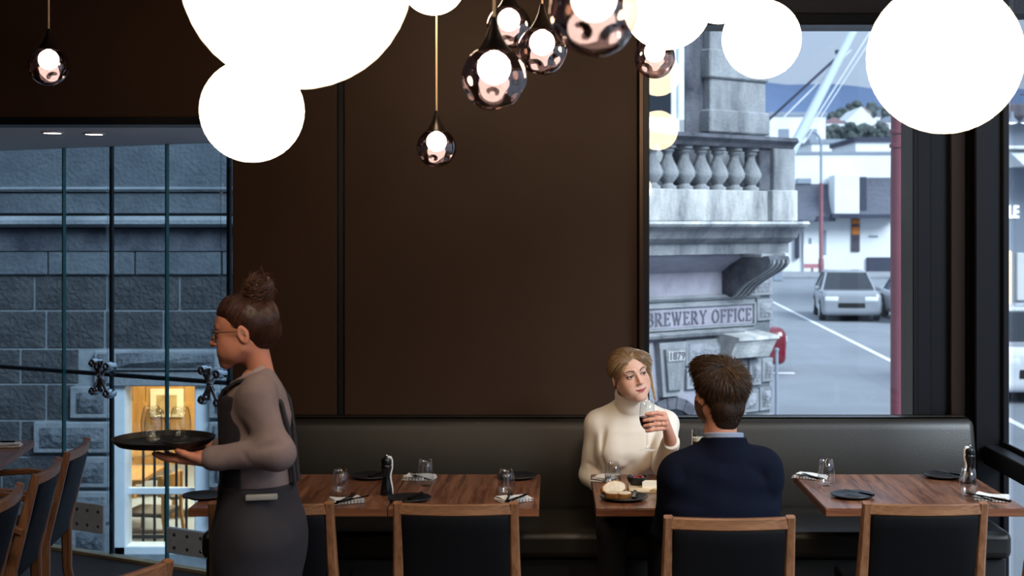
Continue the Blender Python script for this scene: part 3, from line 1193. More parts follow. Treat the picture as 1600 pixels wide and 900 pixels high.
ld = bpy.data.lights.new('room_lamp', 'AREA')
ld.energy = 560
ld.color = (1.0, .80, .54)
ld.size = 1.6
lo = bpy.data.objects.new('room_lamp', ld)
COL.objects.link(lo)
lo.location = (-3.5, 14.8, GZ - .25 + 2.85)
pY = 14.5 + 2.55


def rp_(px, py, Y):
    return at(px, py, Y)


p0, p1 = rp_(243, 650, pY), rp_(279, 613, pY)
pf = thing('framed_print', 'pale framed print on the wall of the lit room', 'picture', ((p0.x + p1.x) / 2, pY, p0.z))
w, h = (p1.x - p0.x), p1.z - p0.z
B().rbox((-w * .72, -.02, -.05 * h), (w * .72, .02, h * 1.15), .006, 1).build('frame', plain('pale_frame', '#efe0bd', .6), pf)
B().box((-w * .45, -.024, .1 * h), (w * .45, -.018, h * .9)).build('print', plain('sepia_print', '#b79a66', .7, noise=.4, nscale=6), pf)
tbl = thing('cafe_table', 'small wooden table in the lit room across the lane', 'table', (lx(172) * 13.6 / 12, 13.6, GZ - .25))
B().rbox((-.35, -.4, .72), (.42, .4, .76), .006, 1).build('tabletop', M['room_floor'], tbl)
B().lathe([(.03, .02), (.03, .72)], 12).build('column', M['black_matt'], tbl, True)
B().lathe([(0, 0), (.2, 0), (.2, .02), (0, .02)], 20).build('foot', M['black_matt'], tbl)


def cafe_chair(label, loc, rz):
    t = thing('cafe_chair', label, 'chair', loc, rz, 'chairs in the lit room')
    B().rbox((-.21, -.2, .43), (.21, .22, .47), .01, 1).build('seat', plain('cafe_seat', '#4a4038', .6), t)
    B().rbox((-.21, -.24, .62), (.21, -.20, .82), .012, 2, lambda v: (v.x, v.y + .05 * (v.x / .2) ** 2, v.z), 4).build('backrest', M['room_wood'], t, True)
    for sx in (-1, 1):
        B().sweep([(sx * .2, -.26, 0), (sx * .19, -.2, .43), (sx * .195, -.2, .8)], .03, .03, (1, 0, 0)).build('leg', M['room_wood'], t)
        B().sweep([(sx * .2, .22, 0), (sx * .19, .18, .43)], .03, .03, (1, 0, 0)).build('leg', M['room_wood'], t)


fz_ = GZ - .25
cafe_chair('wooden chair nearest the lit window, turned sideways', (lx(238) * 13.3 / 12, 13.3, fz_), math.radians(80))
cafe_chair('wooden chair deeper in the lit room facing the window', (lx(238) * 15.2 / 12, 15.2, fz_), math.radians(200))
cafe_chair('wooden chair at the right edge of the lit window', (lx(292) * 14.2 / 12, 14.2, fz_), math.radians(120))

# ---- corner stone building with the balcony (seen through the big window)
OX, OY = 1.94, 18.0
ux, uy = 0.7804, 0.6253
corner = thing('office_building', 'weathered stone office building with a balustraded balcony', 'building', (OX, OY, GZ), math.atan2(uy, ux))


def fs(px, d=0.0):
    m = (px - VX) / FPX
    return (m * (OY - uy * 0 - ux * d) - OX - uy * d) / (ux - uy * m)


def fz(py, s, d=0.0):
    Y = OY + uy * s - ux * d
    return CZ - (py - VY) * Y / FPX - GZ


def cb(b, name, mat, parent=None, smooth=False, label=None):
    return b.build(name, mat, parent or corner, smooth, label=label)


sE = fs(1196)                 # right end of the main wall plane
sW = -3.2
zr = lambda py, s=0.0, d=0.0: fz(py, s, d)
z_rail1, z_rail0 = zr(211, 0, .45), zr(229, 0, .45)
z_bal0, z_pl0, z_cor0 = zr(297, 0, .45), zr(346, 0, .45), zr(397, 0, .3)
# core wall
cb(B().box((sW, 0, 0), (sE, 5.0, z_cor0)), 'wall', M['s_purple'])
cb(B().box((sW, .55, z_cor0), (fs(1110) - .25, 4.0, 8.6)), 'upper_wall', M['s_grey'])
# upper storey corner pier
sa, sb = fs(1110, -.3), fs(1197, -.3)
pier = cb(B().rbox((sa, .30, z_pl0), (sb, 1.3, 8.6), .015, 1), 'pier', M['s_grey'])
for y0, y1, e in ((205, 168, .06), (118, 72, .05), (20, -20, .06)):
    B().rbox((sa - e, .30 - e, zr(y0, 0, -.3)), (sb + e * .3, 1.3, zr(y1, 0, -.3)), .02, 1).build('pier_block', M['s_grey'], pier)
sa2 = fs(1081, -.3)
cb(B().rbox((sa2, .42, z_pl0), (sa, 1.3, 8.6), .01, 1), 'pier_return', M['s_dark'])  # shaded side of the pier, its shade put into darker stone
# upper window with white frame
s0, s1 = fs(1000, -.45), fs(1078, -.45)
uw = cb(B().rbox((s1 - .21, .44, zr(203, -1, -.45)), (s1, .60, zr(-40, -1, -.45)), .01, 1).rbox((s0 - .9, .44, zr(203, -1, -.45)), (s1, .60, zr(180, -1, -.45)), .01, 1), 'window', M['white_paint'])
B().rbox((s1 - .30, .48, zr(180, -1, -.45)), (s1 - .21, .58, zr(-40, -1, -.45)), .01, 1).build('sash', M['white_paint'], uw)
B().box((s0 - .9, .50, zr(182, -1, -.45)), (s1 - .28, .53, zr(-40, -1, -.45))).build('pane', M['dark_pane'], uw)
B().box((s0 - .9, .53, zr(182, -1, -.45)), (s1 - .22, .58, 8.5)).build('blind', M['dark_pane'], uw)
# balcony: floor slab, plinth course, balusters, rail, end pedestals
dB = .45
sPa, sPb = fs(1213, dB + .10), fs(1243, dB + .10)
cb(B().rbox((sW, -dB, z_pl0), (fs(1209, dB), .6, z_bal0), .012, 1), 'plinth_course', M['s_light'])
cb(B().rbox((fs(1208, dB + .09), -dB - .09, z_pl0), (fs(1247, dB + .09), .2, z_bal0 + .01), .012, 1), 'plinth_block', M['s_light'])
cb(B().rbox((fs(1210, dB + .05), -dB - .05, z_bal0), (fs(1243, dB + .05), -dB + .33, z_rail0), .012, 1), 'pedestal', M['s_grey'])
cb(B().rbox((fs(1189, dB), -dB + .02, z_bal0), (fs(1211, dB), -dB + .30, z_rail0), .012, 1), 'pedestal_shade_side', M['s_dark'])  # pedestal's side face, darkened by colour to read as shaded
rl = [(-dB - .09, z_rail1), (-dB - .12, z_rail1 - .05), (-dB - .05, z_rail1 - .10), (-dB - .02, z_rail0), (-dB + .28, z_rail0), (-dB + .30, z_rail1 - .10), (-dB + .36, z_rail1 - .05), (-dB + .34, z_rail1)]
cb(B().prism([(a, b_) for a, b_ in rl], sW, fs(1247, dB + .1), 'X'), 'balcony_rail', M['s_dark'])  # shade of the underside put into the whole rail's colour
bal_h = z_rail0 - z_bal0
bp_ = [(.085, 0), (.085, .07), (.06, .09), (.05, .13), (.075, .20), (.105, .30), (.11, .38), (.09, .50), (.055, .66), (.042, .76), (.05, .82), (.07, .86), (.055, .89), (.085, .93), (.085, 1)]
bal = B().lathe([(0, 0)] + [(r * 1.28, z * bal_h) for r, z in bp_] + [(0, bal_h)], 16)
bme = bal.build('baluster', M['s_grey'], corner, True)
ss = [fs(px, dB - .12) for px in (1173, 1147, 1121, 1095, 1069, 1043, 1018)]
stp = ss[-2] - ss[-1]
bme.location = (ss[0], -dB + .12, z_bal0)
for s_ in ss[1:] + [ss[-1] - stp * k for k in range(1, 6)]:
    piece(bme, corner, (s_, -dB + .12, z_bal0))
# cornice in three moulded steps
cs = lambda y, d: zr(y, 0, d)
prof = [(.1, cs(346, .6)), (-.74, cs(346, .74)), (-.76, cs(352, .76)), (-.70, cs(357, .72)), (-.66, cs(360, .68)), (-.60, cs(372, .62)), (-.52, cs(378, .55)), (-.46, cs(381, .5)), (-.46, cs(397, .46)), (.1, cs(397, .46))]
cb(B().prism(prof, sW, fs(1247, .62), 'X'), 'cornice', M['s_grey'])
cb(B().prism([(.1, cs(346, .7)), (-.80, cs(346, .8)), (-.82, cs(350, .8)), (-.78, cs(354, .8)), (.1, cs(354, .7))], sW, fs(1262, .78), 'X'), 'cornice_lip', M['s_light'])
# frieze under the cornice with a rolled top
cb(B().prism([(.05, zr(398)), (-.36, zr(398, 0, .36)), (-.34, zr(403, 0, .3)), (-.12, zr(416, 0, .1)), (-.02, zr(424)), (.05, zr(426))], sW, fs(1150), 'X'), 'cove_moulding', M['s_purple'])
# console bracket: S-curved profile seen from its left side
pr = []
for k in range(13):
    t = k / 12
    y = 400 + t * 66
    dd = .74 * (1 - t) ** 0.7 * (1 + .20 * math.sin(t * PI * 2)) + .07
    pr.append((-dd, zr(y, .4, dd * .8)))
pr = [(.02, pr[0][1])] + pr + [(.02, pr[-1][1])]
sb0, sb1 = fs(1128), fs(1128) + .36
br_ = cb(B().prism(pr, sb0, sb1, 'X'), 'console_bracket', M['s_dark'])  # shade of the side face carried by the darker stone
for k in range(4):
    s_ = sb0 + .055 + k * .083
    B().sweep([(s_, q[0] - .012, q[1]) for q in pr[2:-1]], .035, .03, (1, 0, 0)).build('flute', M['s_grey'], br_)
B().rbox((sb0 - .03, -.72, zr(402, .4, .6)), (sb1 + .06, .05, zr(396, .4, .6)), .01, 1).build('abacus', M['s_grey'], br_)
# lettered band
zA, zB = zr(470), zr(516)
cb(B().rbox((sW, -.07, zr(520)), (fs(1174), .05, zr(468)), .01, 1), 'sign_band', M['s_margin'])
sg0, sg1 = fs(940), fs(1169)
tabl = cb(B().rbox((sg0, -.085, zr(509)), (sg1, -.03, zr(478)), .006, 1), 'sign_tablet', M['s_purple'])
for q0, q1, r0, r1 in ((sg0, sg1 + .04, 478, 474), (sg0, sg1 + .04, 512, 509), (sg1, sg1 + .04, 512, 474)):
    B().rbox((q0, -.115, zr(r0)), (q1, -.06, zr(r1)), .006, 1).build('tablet_border', M['s_margin'], tabl)


def roman(txt, gap=.17):
    """cut roman capitals with serifs, drawn as strokes: (x0, y0, x1, y1, width); unit cap height"""
    T, N = .17, .085
    A = lambda cx, cy, rx, ry, a0, a1, w0, w1, n=10: [(cx + rx * math.cos(math.radians(a0 + (a1 - a0) * k / n)), cy + ry * math.sin(math.radians(a0 + (a1 - a0) * k / n)),
                                                       cx + rx * math.cos(math.radians(a0 + (a1 - a0) * (k + 1) / n)), cy + ry * math.sin(math.radians(a0 + (a1 - a0) * (k + 1) / n)),
                                                       w0 + (w1 - w0) * abs(math.cos(math.radians(a0 + (a1 - a0) * (k + .5) / n)))) for k in range(n)]
    st = lambda x: [(x, 0, x, 1, T), (x - .16, .03, x + .16, .03, .06), (x - .16, .97, x + .16, .97, .06)]
    E = st(.16) + [(.16, .96, .62, .96, N), (.16, .52, .48, .52, N), (.16, .04, .66, .04, N), (.62, .99, .62, .80, .06), (.66, .01, .66, .22, .06), (.48, .60, .48, .44, .06)]
    F = st(.16) + [(.16, .96, .62, .96, N), (.16, .52, .48, .52, N), (.62, .99, .62, .80, .06), (.48, .60, .48, .44, .06)]
    Bq = st(.16) + [(.16, .96, .38, .96, N), (.16, .53, .42, .53, N), (.16, .04, .42, .04, N)] + A(.38, .745, .20, .215, 90, -90, N, T) + A(.42, .285, .24, .245, 90, -90, N, T)
    R = st(.16) + [(.16, .96, .40, .96, N), (.16, .49, .40, .49, N), (.38, .49, .74, .03, T), (.66, .03, .88, .03, .06)] + A(.40, .725, .22, .235, 90, -90, N, T)
    Wq = [(.10, 1, .36, 0, T), (.36, 0, .58, .98, N), (.52, .98, .78, 0, T), (.78, 0, 1.02, 1, N), (0, .97, .24, .97, .06), (.90, .97, 1.14, .97, .06), (.44, .97, .66, .97, .06)]
    Yq = [(.10, 1, .42, .46, T), (.42, .46, .74, 1, N), (.42, .5, .42, 0, T), (.26, .03, .58, .03, .06), (0, .97, .24, .97, .06), (.62, .97, .86, .97, .06)]
    O = A(.42, .5, .36, .47, 0, 360, N, T, 24)
    Cq = A(.42, .5, .36, .47, 50, 310, N, T, 18) + [(.66, .98, .66, .74, .06), (.66, .02, .66, .26, .06)]
    I = st(.16)
    G = {'B': (Bq, .70), 'R': (R, .84), 'E': (E, .70), 'W': (Wq, 1.14), 'Y': (Yq, .86), 'O': (O, .84), 'F': (F, .66), 'I': (I, .32), 'C': (Cq, .74)}
    b, x = B(), 0.0
    for ch in txt:
        if ch == ' ':
            x += .42
            continue
        for k, (xa, ya, xb, yb, w) in enumerate(G[ch][0]):
            d = Vector((xb - xa, yb - ya)).normalized()
            n_ = Vector((-d.y, d.x)) * w / 2
            d = d * .012
            z = .0005 * (k % 7)
            q = [(x + xa - d.x + n_.x, ya - d.y + n_.y), (x + xa - d.x - n_.x, ya - d.y - n_.y), (x + xb + d.x - n_.x, yb + d.y - n_.y), (x + xb + d.x + n_.x, yb + d.y + n_.y)]
            b.prism(q, -.008, .008 + z, 'Z')
        x += G[ch][1] + gap
    bmesh.ops.recalc_face_normals(b.bm, faces=b.bm.faces[:])
    m_ = bpy.data.meshes.new('lettering')
    b.bm.to_mesh(m_)
    b.bm.free()
    return m_


me = roman('BREWERY OFFICE')
lo_, hi_ = fs(1003), fs(1166)
xs = [v.co.x for v in me.vertices]
zs_ = [v.co.y for v in me.vertices]
sxx = (hi_ - lo_) / (max(xs) - min(xs))
szz = (zr(483) - zr(505)) / (max(zs_) - min(zs_))
for v in me.vertices:
    v.co = Vector(((v.co.x - min(xs)) * sxx + lo_, -.088 - v.co.z, (v.co.y - min(zs_)) * szz + zr(505)))
obj('lettering', me, plain('dark_cut_letters', '#62626c', .8), tabl, False)
cb(B().prism([(.05, zr(468)), (-.10, zr(468)), (-.13, zr(464)), (-.06, zr(461)), (.05, zr(460))], sW, fs(1178), 'X'), 'band_cap', M['s_margin'])
cb(B().prism([(.05, zr(524)), (-.14, zr(523)), (-.17, zr(518)), (-.10, zr(514)), (.05, zr(513))], sW, fs(1150), 'X'), 'band_ledge', M['s_grey'])


# rusticated masonry under the band: each block a margin stone with a rock face
def rust(pa, pb, y0, y1, d=.03, seed=0, mg=.05, name='stone_block', w_mat=None):
    s0_, s1_ = fs(pa), fs(pb)
    z0, z1 = zr(y1), zr(y0)
    o = cb(B().rbox((s0_ + .008, -d - .03, z0 + .008), (s1_ - .008, .06, z1 - .008), .008, 1), name, w_mat or M['s_margin'])
    m_ = min(mg, (s1_ - s0_) * .22, (z1 - z0) * .22)
    me_ = rough_mesh('rock_face', s1_ - s0_ - 2 * m_ - .016, z1 - z0 - 2 * m_ - .016, .008, seed + 200, .055, 0, M['s_rock'])
    put('rock_face', me_, o, (s0_ + .008 + m_, -d - .03, z0 + .008 + m_))
    return o


rust(1066, 1130, 528, 570, seed=1)
rust(985, 1016, 528, 572, seed=2)
rust(950, 984, 528, 572, seed=22)
rust(1068, 1120, 572, 606, seed=3)
rust(1090, 1162, 612, 690, seed=4)
rust(970, 1016, 574, 620, seed=5)
rust(1176, 1202, 470, 507, .05, 6)
rust(1172, 1202, 424, 466, .05, 7)
rust(1164, 1184, 566, 610, .05, 8)
rust(1184, 1202, 566, 606, .05, 9)
rust(1152, 1180, 614, 652, .05, 10)
rust(1180, 1201, 612, 652, .05, 11)
rust(1152, 1203, 656, 700, .05, 12)
rust(1122, 1164, 566, 612, .03, 13)
cb(B().rbox((fs(1150), -.04, 0), (fs(1200), .3, zr(420)), .01, 1), 'corner_pier', M['s_wall'])
# keystone with the year, arch ring
kz1, kz0 = zr(530), zr(612)
k0, k1 = fs(1022), fs(1064)
w_ = (k1 - k0) / 2
kc = (k0 + k1) / 2
key = cb(B().prism([(kc - w_, kz1), (kc + w_, kz1), (kc + w_ * .72, kz0), (kc - w_ * .72, kz0)], -.10, .06, 'Y'), 'keystone', M['s_margin'])
B().prism([(kc - w_ * .72, kz1 - .08), (kc + w_ * .72, kz1 - .08), (kc + w_ * .5, kz0 + .08), (kc - w_ * .5, kz0 + .08)], -.15, -.09, 'Y').build('keystone_face', M['s_grey'], key)
B().rbox((kc - w_ * .60, -.17, zr(558)), (kc + w_ * .62, -.14, zr(543)), .004, 1).build('date_tablet', M['s_light'], key)
me = text_mesh('1879', .15, .005, .002, 1.0)
xs = [v.co.x for v in me.vertices]
f_ = (w_ * 1.08) / (max(xs) - min(xs))
for v in me.vertices:
    v.co = Vector((kc + v.co.x * f_, -.172 - v.co.z, v.co.y * f_ * .95 + (zr(558) + zr(543)) / 2))
obj('numerals', me, plain('dark_numerals', '#5a5a64', .8), key)
ac_, az_ = kc + .02, zr(690)
Ro, Ri = az_ * 0 + (zr(614) - az_), (zr(632) - az_)
for k in range(11):
    a0, a1 = PI * k / 11 + .012, PI * (k + 1) / 11 - .012
    poly = [(ac_ + R * math.cos(a), az_ + R * math.sin(a)) for R, a in ((Ro, a0), (Ro, a1), (Ri, a1), (Ri, a0))]
    cb(B().prism(poly, -.06, .08, 'Y'), 'voussoir', M['s_dark'])
B().prism([(ac_ + Ri * math.cos(PI * k / 16), az_ + Ri * math.sin(PI * k / 16)) for k in range(17)], -.035, .0, 'Y').build('arch_infill', M['dark_pane'], corner)
# projecting corbel block with sloped cap
c0, c1 = fs(1155, .42), fs(1214, .42)
cp = [(.02, zr(560, .5)), (-.26, zr(559, .5, .3)), (-.30, zr(552, .5, .3)), (-.36, zr(540, .5, .4)), (-.40, zr(533, .5, .4)), (-.44, zr(531, .5, .4)), (-.44, zr(526, .5, .4)), (.02, zr(516, .5))]
cor = cb(B().prism(cp, c0 - .02, c1 + .03, 'X'), 'corbel', M['s_light'])

# ---- street furniture
pc = at(1404, 350, 13.0)
rpole = thing('tall_pole', 'thick maroon steel pole outside the big window', 'pole', (pc.x, pc.y, GZ))
B().lathe([(.074, 0), (.074, 3.2), (.07, 3.6), (.07, 9.0), (0, 9.0)], 24).build('shaft', M['pole_red'], rpole, True)
for z in (CZ - (228 - VY) * 13 / FPX - GZ, CZ - (183 + 23 - VY) * 13 / FPX - GZ):
    B().lathe([(.07, -.02), (.084, -.015), (.084, .015), (.07, .02)], 24, (0, 0, z)).build('collar', M['pole_red'], rpole, True)
lp = Vector((bp2(1283, 80.0), 80.0, GZ + .1))
H = CZ - (205 - VY) * 80.0 / FPX - GZ
lpole = thing('street_lamp', 'slender maroon street lamp with a curved top arm', 'street lamp', (lp.x, lp.y, GZ))
B().lathe([(.16, 0), (.16, .9), (.12, .95), (.12, H * .62), (.09, H * .64)], 12).build('post', M['pole_red'], lpole, True)
cur = [(0, 0, H * .62), (0, 0, H * .90)] + [(-.55 + .55 * math.cos(a), 0, H * .90 + .8 * math.sin(a)) for a in np.linspace(.2, PI * .86, 9)]
B().tube(cur, .075, 8).build('curved_arm', M['wall_grey'], lpole, True)
B().rbox((-1.35, -.15, H * .90 + .12), (-.95, .15, H * .90 + .30), .04, 2).build('lamp_head', M['wall_white'], lpole)
sp = at(1213.5, 600, 17.6)
gp = thing('sign_post', 'thin grey steel post by the stone corner', 'post', (sp.x, sp.y, GZ))
B().tube([(0, 0, 0), (0, 0, CZ - (548 - VY) * 17.6 / FPX - GZ)], .022, 8).build('post', M['wall_grey'], gp, True)
B().lathe([(0, 0), (.03, .0), (.03, .03), (0, .04)], 10, (0, 0, CZ - (548 - VY) * 17.6 / FPX - GZ)).build('cap', M['wall_grey'], gp)


# ---- cars
def car(label, loc, rz, color, kind='hatch'):
    """local: length along x, front at +x"""
    t = thing('car', label, 'car', loc, rz)
    paint = plain('car_paint', color, .25, coat=.6)
    P = [rbx((0, 0, .52), (2.02, .74, .20), .13, .06), rbx((.15, 0, .70), (1.85, .70, .10), .12, .10), rbx((-1.7, 0, .74), (.3, .68, .10), .12, .1)]
    for x in (-1.3, 1.32):
        for y in (-.88, .88):
            P.append(ell((x, y, .33), (.40, .22, .40), .03, None, '-'))
    V, Q = sdf(P, .05)
    obj('body', np_mesh('body', V, Q), paint, t, 'all')
    back = -1.75 if kind == 'hatch' else -1.25
    b = B()
    prof = [(1.05, .88), (.35, 1.38), (.10, 1.43), (back + .55, 1.41), (back + .12, 1.22), (back - .15, .88)]
    vs = []
    for sy in (-1, 1):
        for x, z in prof:
            vs.append((x, sy * (.80 - .20 * (z - .88) / .55), z))
    n = len(prof)
    b.add(vs, [tuple(range(n)), tuple(range(2 * n - 1, n - 1, -1))] + [(i, (i + 1) % n, n + (i + 1) % n, n + i) for i in range(n)])
    b.build('glasshouse', M['dark_pane'], t)
    rf = B().rbox((back + .45, -.60, 1.385), (.30, .60, 1.455), .03, 2)
    for sy in (-1, 1):
        for pts in ([(1.10, .80, .86), (.32, .62, 1.40)], [(-.25, .815, .88), (-.30, .62, 1.41)], [(back - .18, .80, .88), (back + .45, .62, 1.40)], [(.32, .615, 1.41), (back + .45, .615, 1.41)]):
            rf.sweep([(x, sy * y, z) for x, y, z in pts], .06, .05, (0, 1, 0))
    rf.build('roof', paint, t, True)
    for x in (-1.3, 1.32):
        for y in (-.80, .80):
            Rm = Matrix.Translation((x, y, .32)) @ Matrix.Rotation(PI / 2, 4, 'X')
            wh = B().lathe([(0, -.10), (.29, -.10), (.32, -.06), (.32, .06), (.29, .10), (0, .10)], 24, mat=Rm).build('wheel', M['black_matt'], t, True)
            B().lathe([(0, -.115), (.19, -.11), (.20, -.06), (.20, .06), (.19, .11), (0, .115)], 16, mat=Rm).build('hub', M['brushed'], wh, True)
    for y in (-.58, .58):
        B().rbox((2.02, y - .20, .62), (2.17, y + .20, .76), .03, 2).build('headlight', plain('headlight', '#e8eef2', .1), t, True)
        B().rbox((-2.17, y - .18, .66), (-2.05, y + .18, .82), .03, 2).build('tail_light', plain('tail_light', '#6a1016', .2), t, True)
    B().rbox((2.06, -.40, .42), (2.165, .40, .58), .02, 2).build('grille', M['black_matt'], t)
    for y in (-.92, .92):
        B().rbox((.62, y - .08, .88), (.78, y + .08, 1.0), .03, 2).build('mirror', paint, t)
    return t


c_ = gpt(1343, 503)
car('silver hatchback driving down the street outside', (c_.x, c_.y + 2.0, GZ), math.radians(-97), '#8d9299')
c_ = gpt(1190, 588)
car('red sedan nosing out behind the stone corner', (c_.x - 1.68, c_.y + .9, GZ), math.radians(4), '#6d1424', 'sedan')
c_ = gpt(1440, 508)
car('white sedan parked beyond the maroon pole', (c_.x + .5, c_.y + 2.2, GZ), math.radians(-93), '#dfe3e8', 'sedan')
c_ = gpt(1640, 632)
car('white hatchback seen through the side glazing', (c_.x + .1, c_.y + 2.0, GZ), math.radians(-96), '#e3e7ec')


# ---- harbour side buildings
Yb = 84.0
ter = thing('harbour_terrace', 'long white harbour building with shingled skirt roofs', 'building', (bp2(1300, Yb), Yb, GZ))
cx_ = bp2(1300, Yb)


def tb_(b, name, mat, sm=False, parent=None):
    for v in b.bm.verts:
        v.co -= Vector((cx_, Yb, GZ))
    return b.build(name, mat, parent or ter, sm)


tb_(B().box((bp2(1150, Yb), Yb + .6, GZ), (bp2(1425, Yb), Yb + 14, wz(238, Yb))), 'upper_wall', M['wall_white'])
tb_(B().box((bp2(1256, Yb), Yb, GZ), (bp2(1425, Yb), Yb + .6, wz(340, Yb))), 'lower_wall', M['wall_white'])
tb_(B().box((bp2(1150, Yb), Yb + .2, GZ), (bp2(1256, Yb), Yb + .6, wz(345, Yb))), 'lower_wall', M['wall_white'])
tb_(B().box((bp2(1150, Yb), Yb + .5, wz(240, Yb)), (bp2(1425, Yb), Yb + 1.0, wz(236, Yb))), 'parapet_cap', M['wall_grey'])


def skirt(pa, pb, y0, y1, out):
    b = B()
    xa, xb = bp2(pa, Yb), bp2(pb, Yb)
    n = 8
    ring = []
    for k in range(n + 1):
        t = k / n
        yy = Yb + .6 - out * (t ** 2.2) - .05
        z = wz(y0 + (y1 - y0) * t, Yb)
        ring.append((yy, z))
    ring += [(Yb + .6, ring[-1][1]), (Yb + .6, ring[0][1])]
    b.prism(ring, xa, xb, 'X')
    return b


tb_(skirt(1225, 1297, 287, 344, 1.6), 'shingle_skirt', M['slate'])
tb_(skirt(1338, 1396, 277, 336, 1.6), 'shingle_skirt', M['slate'])
tb_(B().box((bp2(1338, Yb) - .05, Yb - .7, wz(336, Yb)), (bp2(1350, Yb), Yb + .6, wz(277, Yb))), 'dark_gable', M['slate_dark'])
tb_(B().box((bp2(1272, Yb), Yb - 1.1, wz(346, Yb)), (bp2(1300, Yb), Yb + .4, wz(338, Yb))), 'dark_gable', M['slate_dark'])
tb_(B().rbox((bp2(1297, Yb), Yb - 1.2, wz(335, Yb)), (bp2(1336, Yb), Yb + .5, wz(274, Yb)), .05, 1), 'white_panel', M['wall_white'])
tb_(B().box((bp2(1294, Yb), Yb - 1.3, wz(341, Yb)), (bp2(1400, Yb), Yb + .5, wz(335, Yb))), 'gutter', M['slate_dark'])
wn_ = tb_(B().rbox((bp2(1247, Yb), Yb + .45, wz(287, Yb)), (bp2(1270, Yb), Yb + .65, wz(278, Yb)), .03, 1), 'window', M['wall_grey'])
tb_(B().rbox((bp2(1354, Yb), Yb - .2, wz(425, Yb)), (bp2(1392, Yb), Yb + .05, wz(402, Yb)), .03, 1), 'garage_door', M['slate_dark'])
tb_(B().rbox((bp2(1243, Yb), Yb - .1, wz(404, Yb)), (bp2(1249, Yb), Yb + .3, wz(350, Yb)), .03, 1), 'doorway', M['slate_dark'])
tb_(B().rbox((bp2(1264, Yb), Yb - .05, wz(396, Yb)), (bp2(1268, Yb), Yb + .05, wz(372, Yb)), .02, 1), 'window', M['wall_grey'])
tb_(B().rbox((bp2(1284, Yb), Yb - .05, wz(398, Yb)), (bp2(1291, Yb), Yb + .05, wz(360, Yb)), .02, 1), 'window', M['wall_grey'])
tb_(B().rbox((bp2(1357, Yb), Yb - .05, wz(371, Yb)), (bp2(1372, Yb), Yb + .05, wz(368, Yb)), .02, 1), 'vent', M['wall_grey'])
# orange poster
po = thing('wall_poster', 'narrow orange and dark poster on the white harbour wall', 'poster', (bp2(1336.5, Yb), Yb - .06, wz(393, Yb)))
hh = wz(342, Yb) - wz(393, Yb)
hw_ = bp2(1343, Yb) - bp2(1336.5, Yb)
B().box((-hw_, -.03, 0), (hw_, .05, hh)).build('board', plain('poster_dark', '#4a4650', .7, noise=.5, nscale=2), po)
for f0, f1 in ((.84, .98), (.52, .76)):
    B().box((-hw_ * .9, -.05, hh * f0), (hw_ * .9, -.02, hh * f1)).build('orange_band', plain('poster_orange', '#d8803a', .7, noise=.2, nscale=3), po)
rb2 = at(1285, 409, 82)
kb = thing('red_white_sign', 'small white and red board at the lamp foot', 'sign', (rb2.x - .6, 82, GZ + .14))
B().box((-.5, -.05, .2), (.5, .05, 1.6)).build('board', M['wall_white'], kb)
B().box((-.06, -.03, 0), (.06, .03, .3)).build('post', M['pole_red'], kb)
B().box((-.5, -.07, .2), (.5, -.04, .45)).build('red_stripe', plain('sign_red', '#b0707a', .6), kb)

# mid distance white sheds
Yc = 130.0


def shed(name, label, pa, pb, y0, y1, Y, mat, roof=None, gable=0):
    t = thing(name, label, 'building', (bp2((pa + pb) / 2, Y), Y, GZ))
    w = bp2(pb, Y) - bp2(pa, Y)
    h = wz(y0, Y) - GZ
    B().box((-w / 2, 0, 0), (w / 2, 9, h)).build('wall', mat, t)
    if gable:
        B().prism([(-w / 2 - .3, h), (w / 2 + .3, h), (0, h + gable)], -.3, 9.3, 'Y').build('roof', roof, t)
    else:
        B().box((-w / 2 - .15, -.15, h), (w / 2 + .15, 9.15, h + .35)).build('roof_edge', roof or M['wall_grey'], t)
    n = max(2, int(w / 3.2))
    for k in range(n):
        x = -w / 2 + w * (k + .5) / n
        B().rbox((x - .5, -.06, h - 2.4), (x + .5, .1, h - 1.2), .03, 1).build('window', M['wall_grey'], t)
    return t


shed('white_shed', 'tall white block behind the balcony rail and mast', 1203, 1290, 181, 300, Yc, M['wall_white'])
shed('white_shed', 'low white flat-roofed building left of the trees', 1268, 1332, 224, 300, Yc - 12, M['wall_white'])
shed('white_shed', 'white flat-roofed building with a dark roof edge', 1337, 1425, 222, 300, Yc - 26, M['wall_white'], M['slate_dark'])
shed('grey_building', 'white roofed hall with a shallow gable on the hillside', 1318, 1372, 197, 240, 190, M['wall_white'], M['wall_white'], 2.6)

# hillside town: slope, houses, trees, mountain
hill = B()
nx = 40
gv = []
rh = random.Random(4)
for j in range(10):
    Y = 150 + j * 32
    row = []
    for i in range(nx + 1):
        x = -40 + 320 * i / nx
        z = GZ + 2 + 24 * (j / 9) ** 0.9 + 5 * math.sin(x * .021 + 1) * (j / 9) + rh.uniform(-.6, .6)
        row.append(hill.bm.verts.new((x, Y, z)))
    gv.append(row)
for j in range(9):
    for i in range(nx):
        hill.bm.faces.new((gv[j][i], gv[j][i + 1], gv[j + 1][i + 1], gv[j + 1][i]))
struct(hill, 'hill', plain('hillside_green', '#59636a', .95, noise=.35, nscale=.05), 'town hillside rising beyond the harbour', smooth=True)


def hill_z(x, Y):
    j = (Y - 150) / 32
    return GZ + 2 + 24 * max(0, j / 9) ** .9 + 5 * math.sin(x * .021 + 1) * (j / 9)


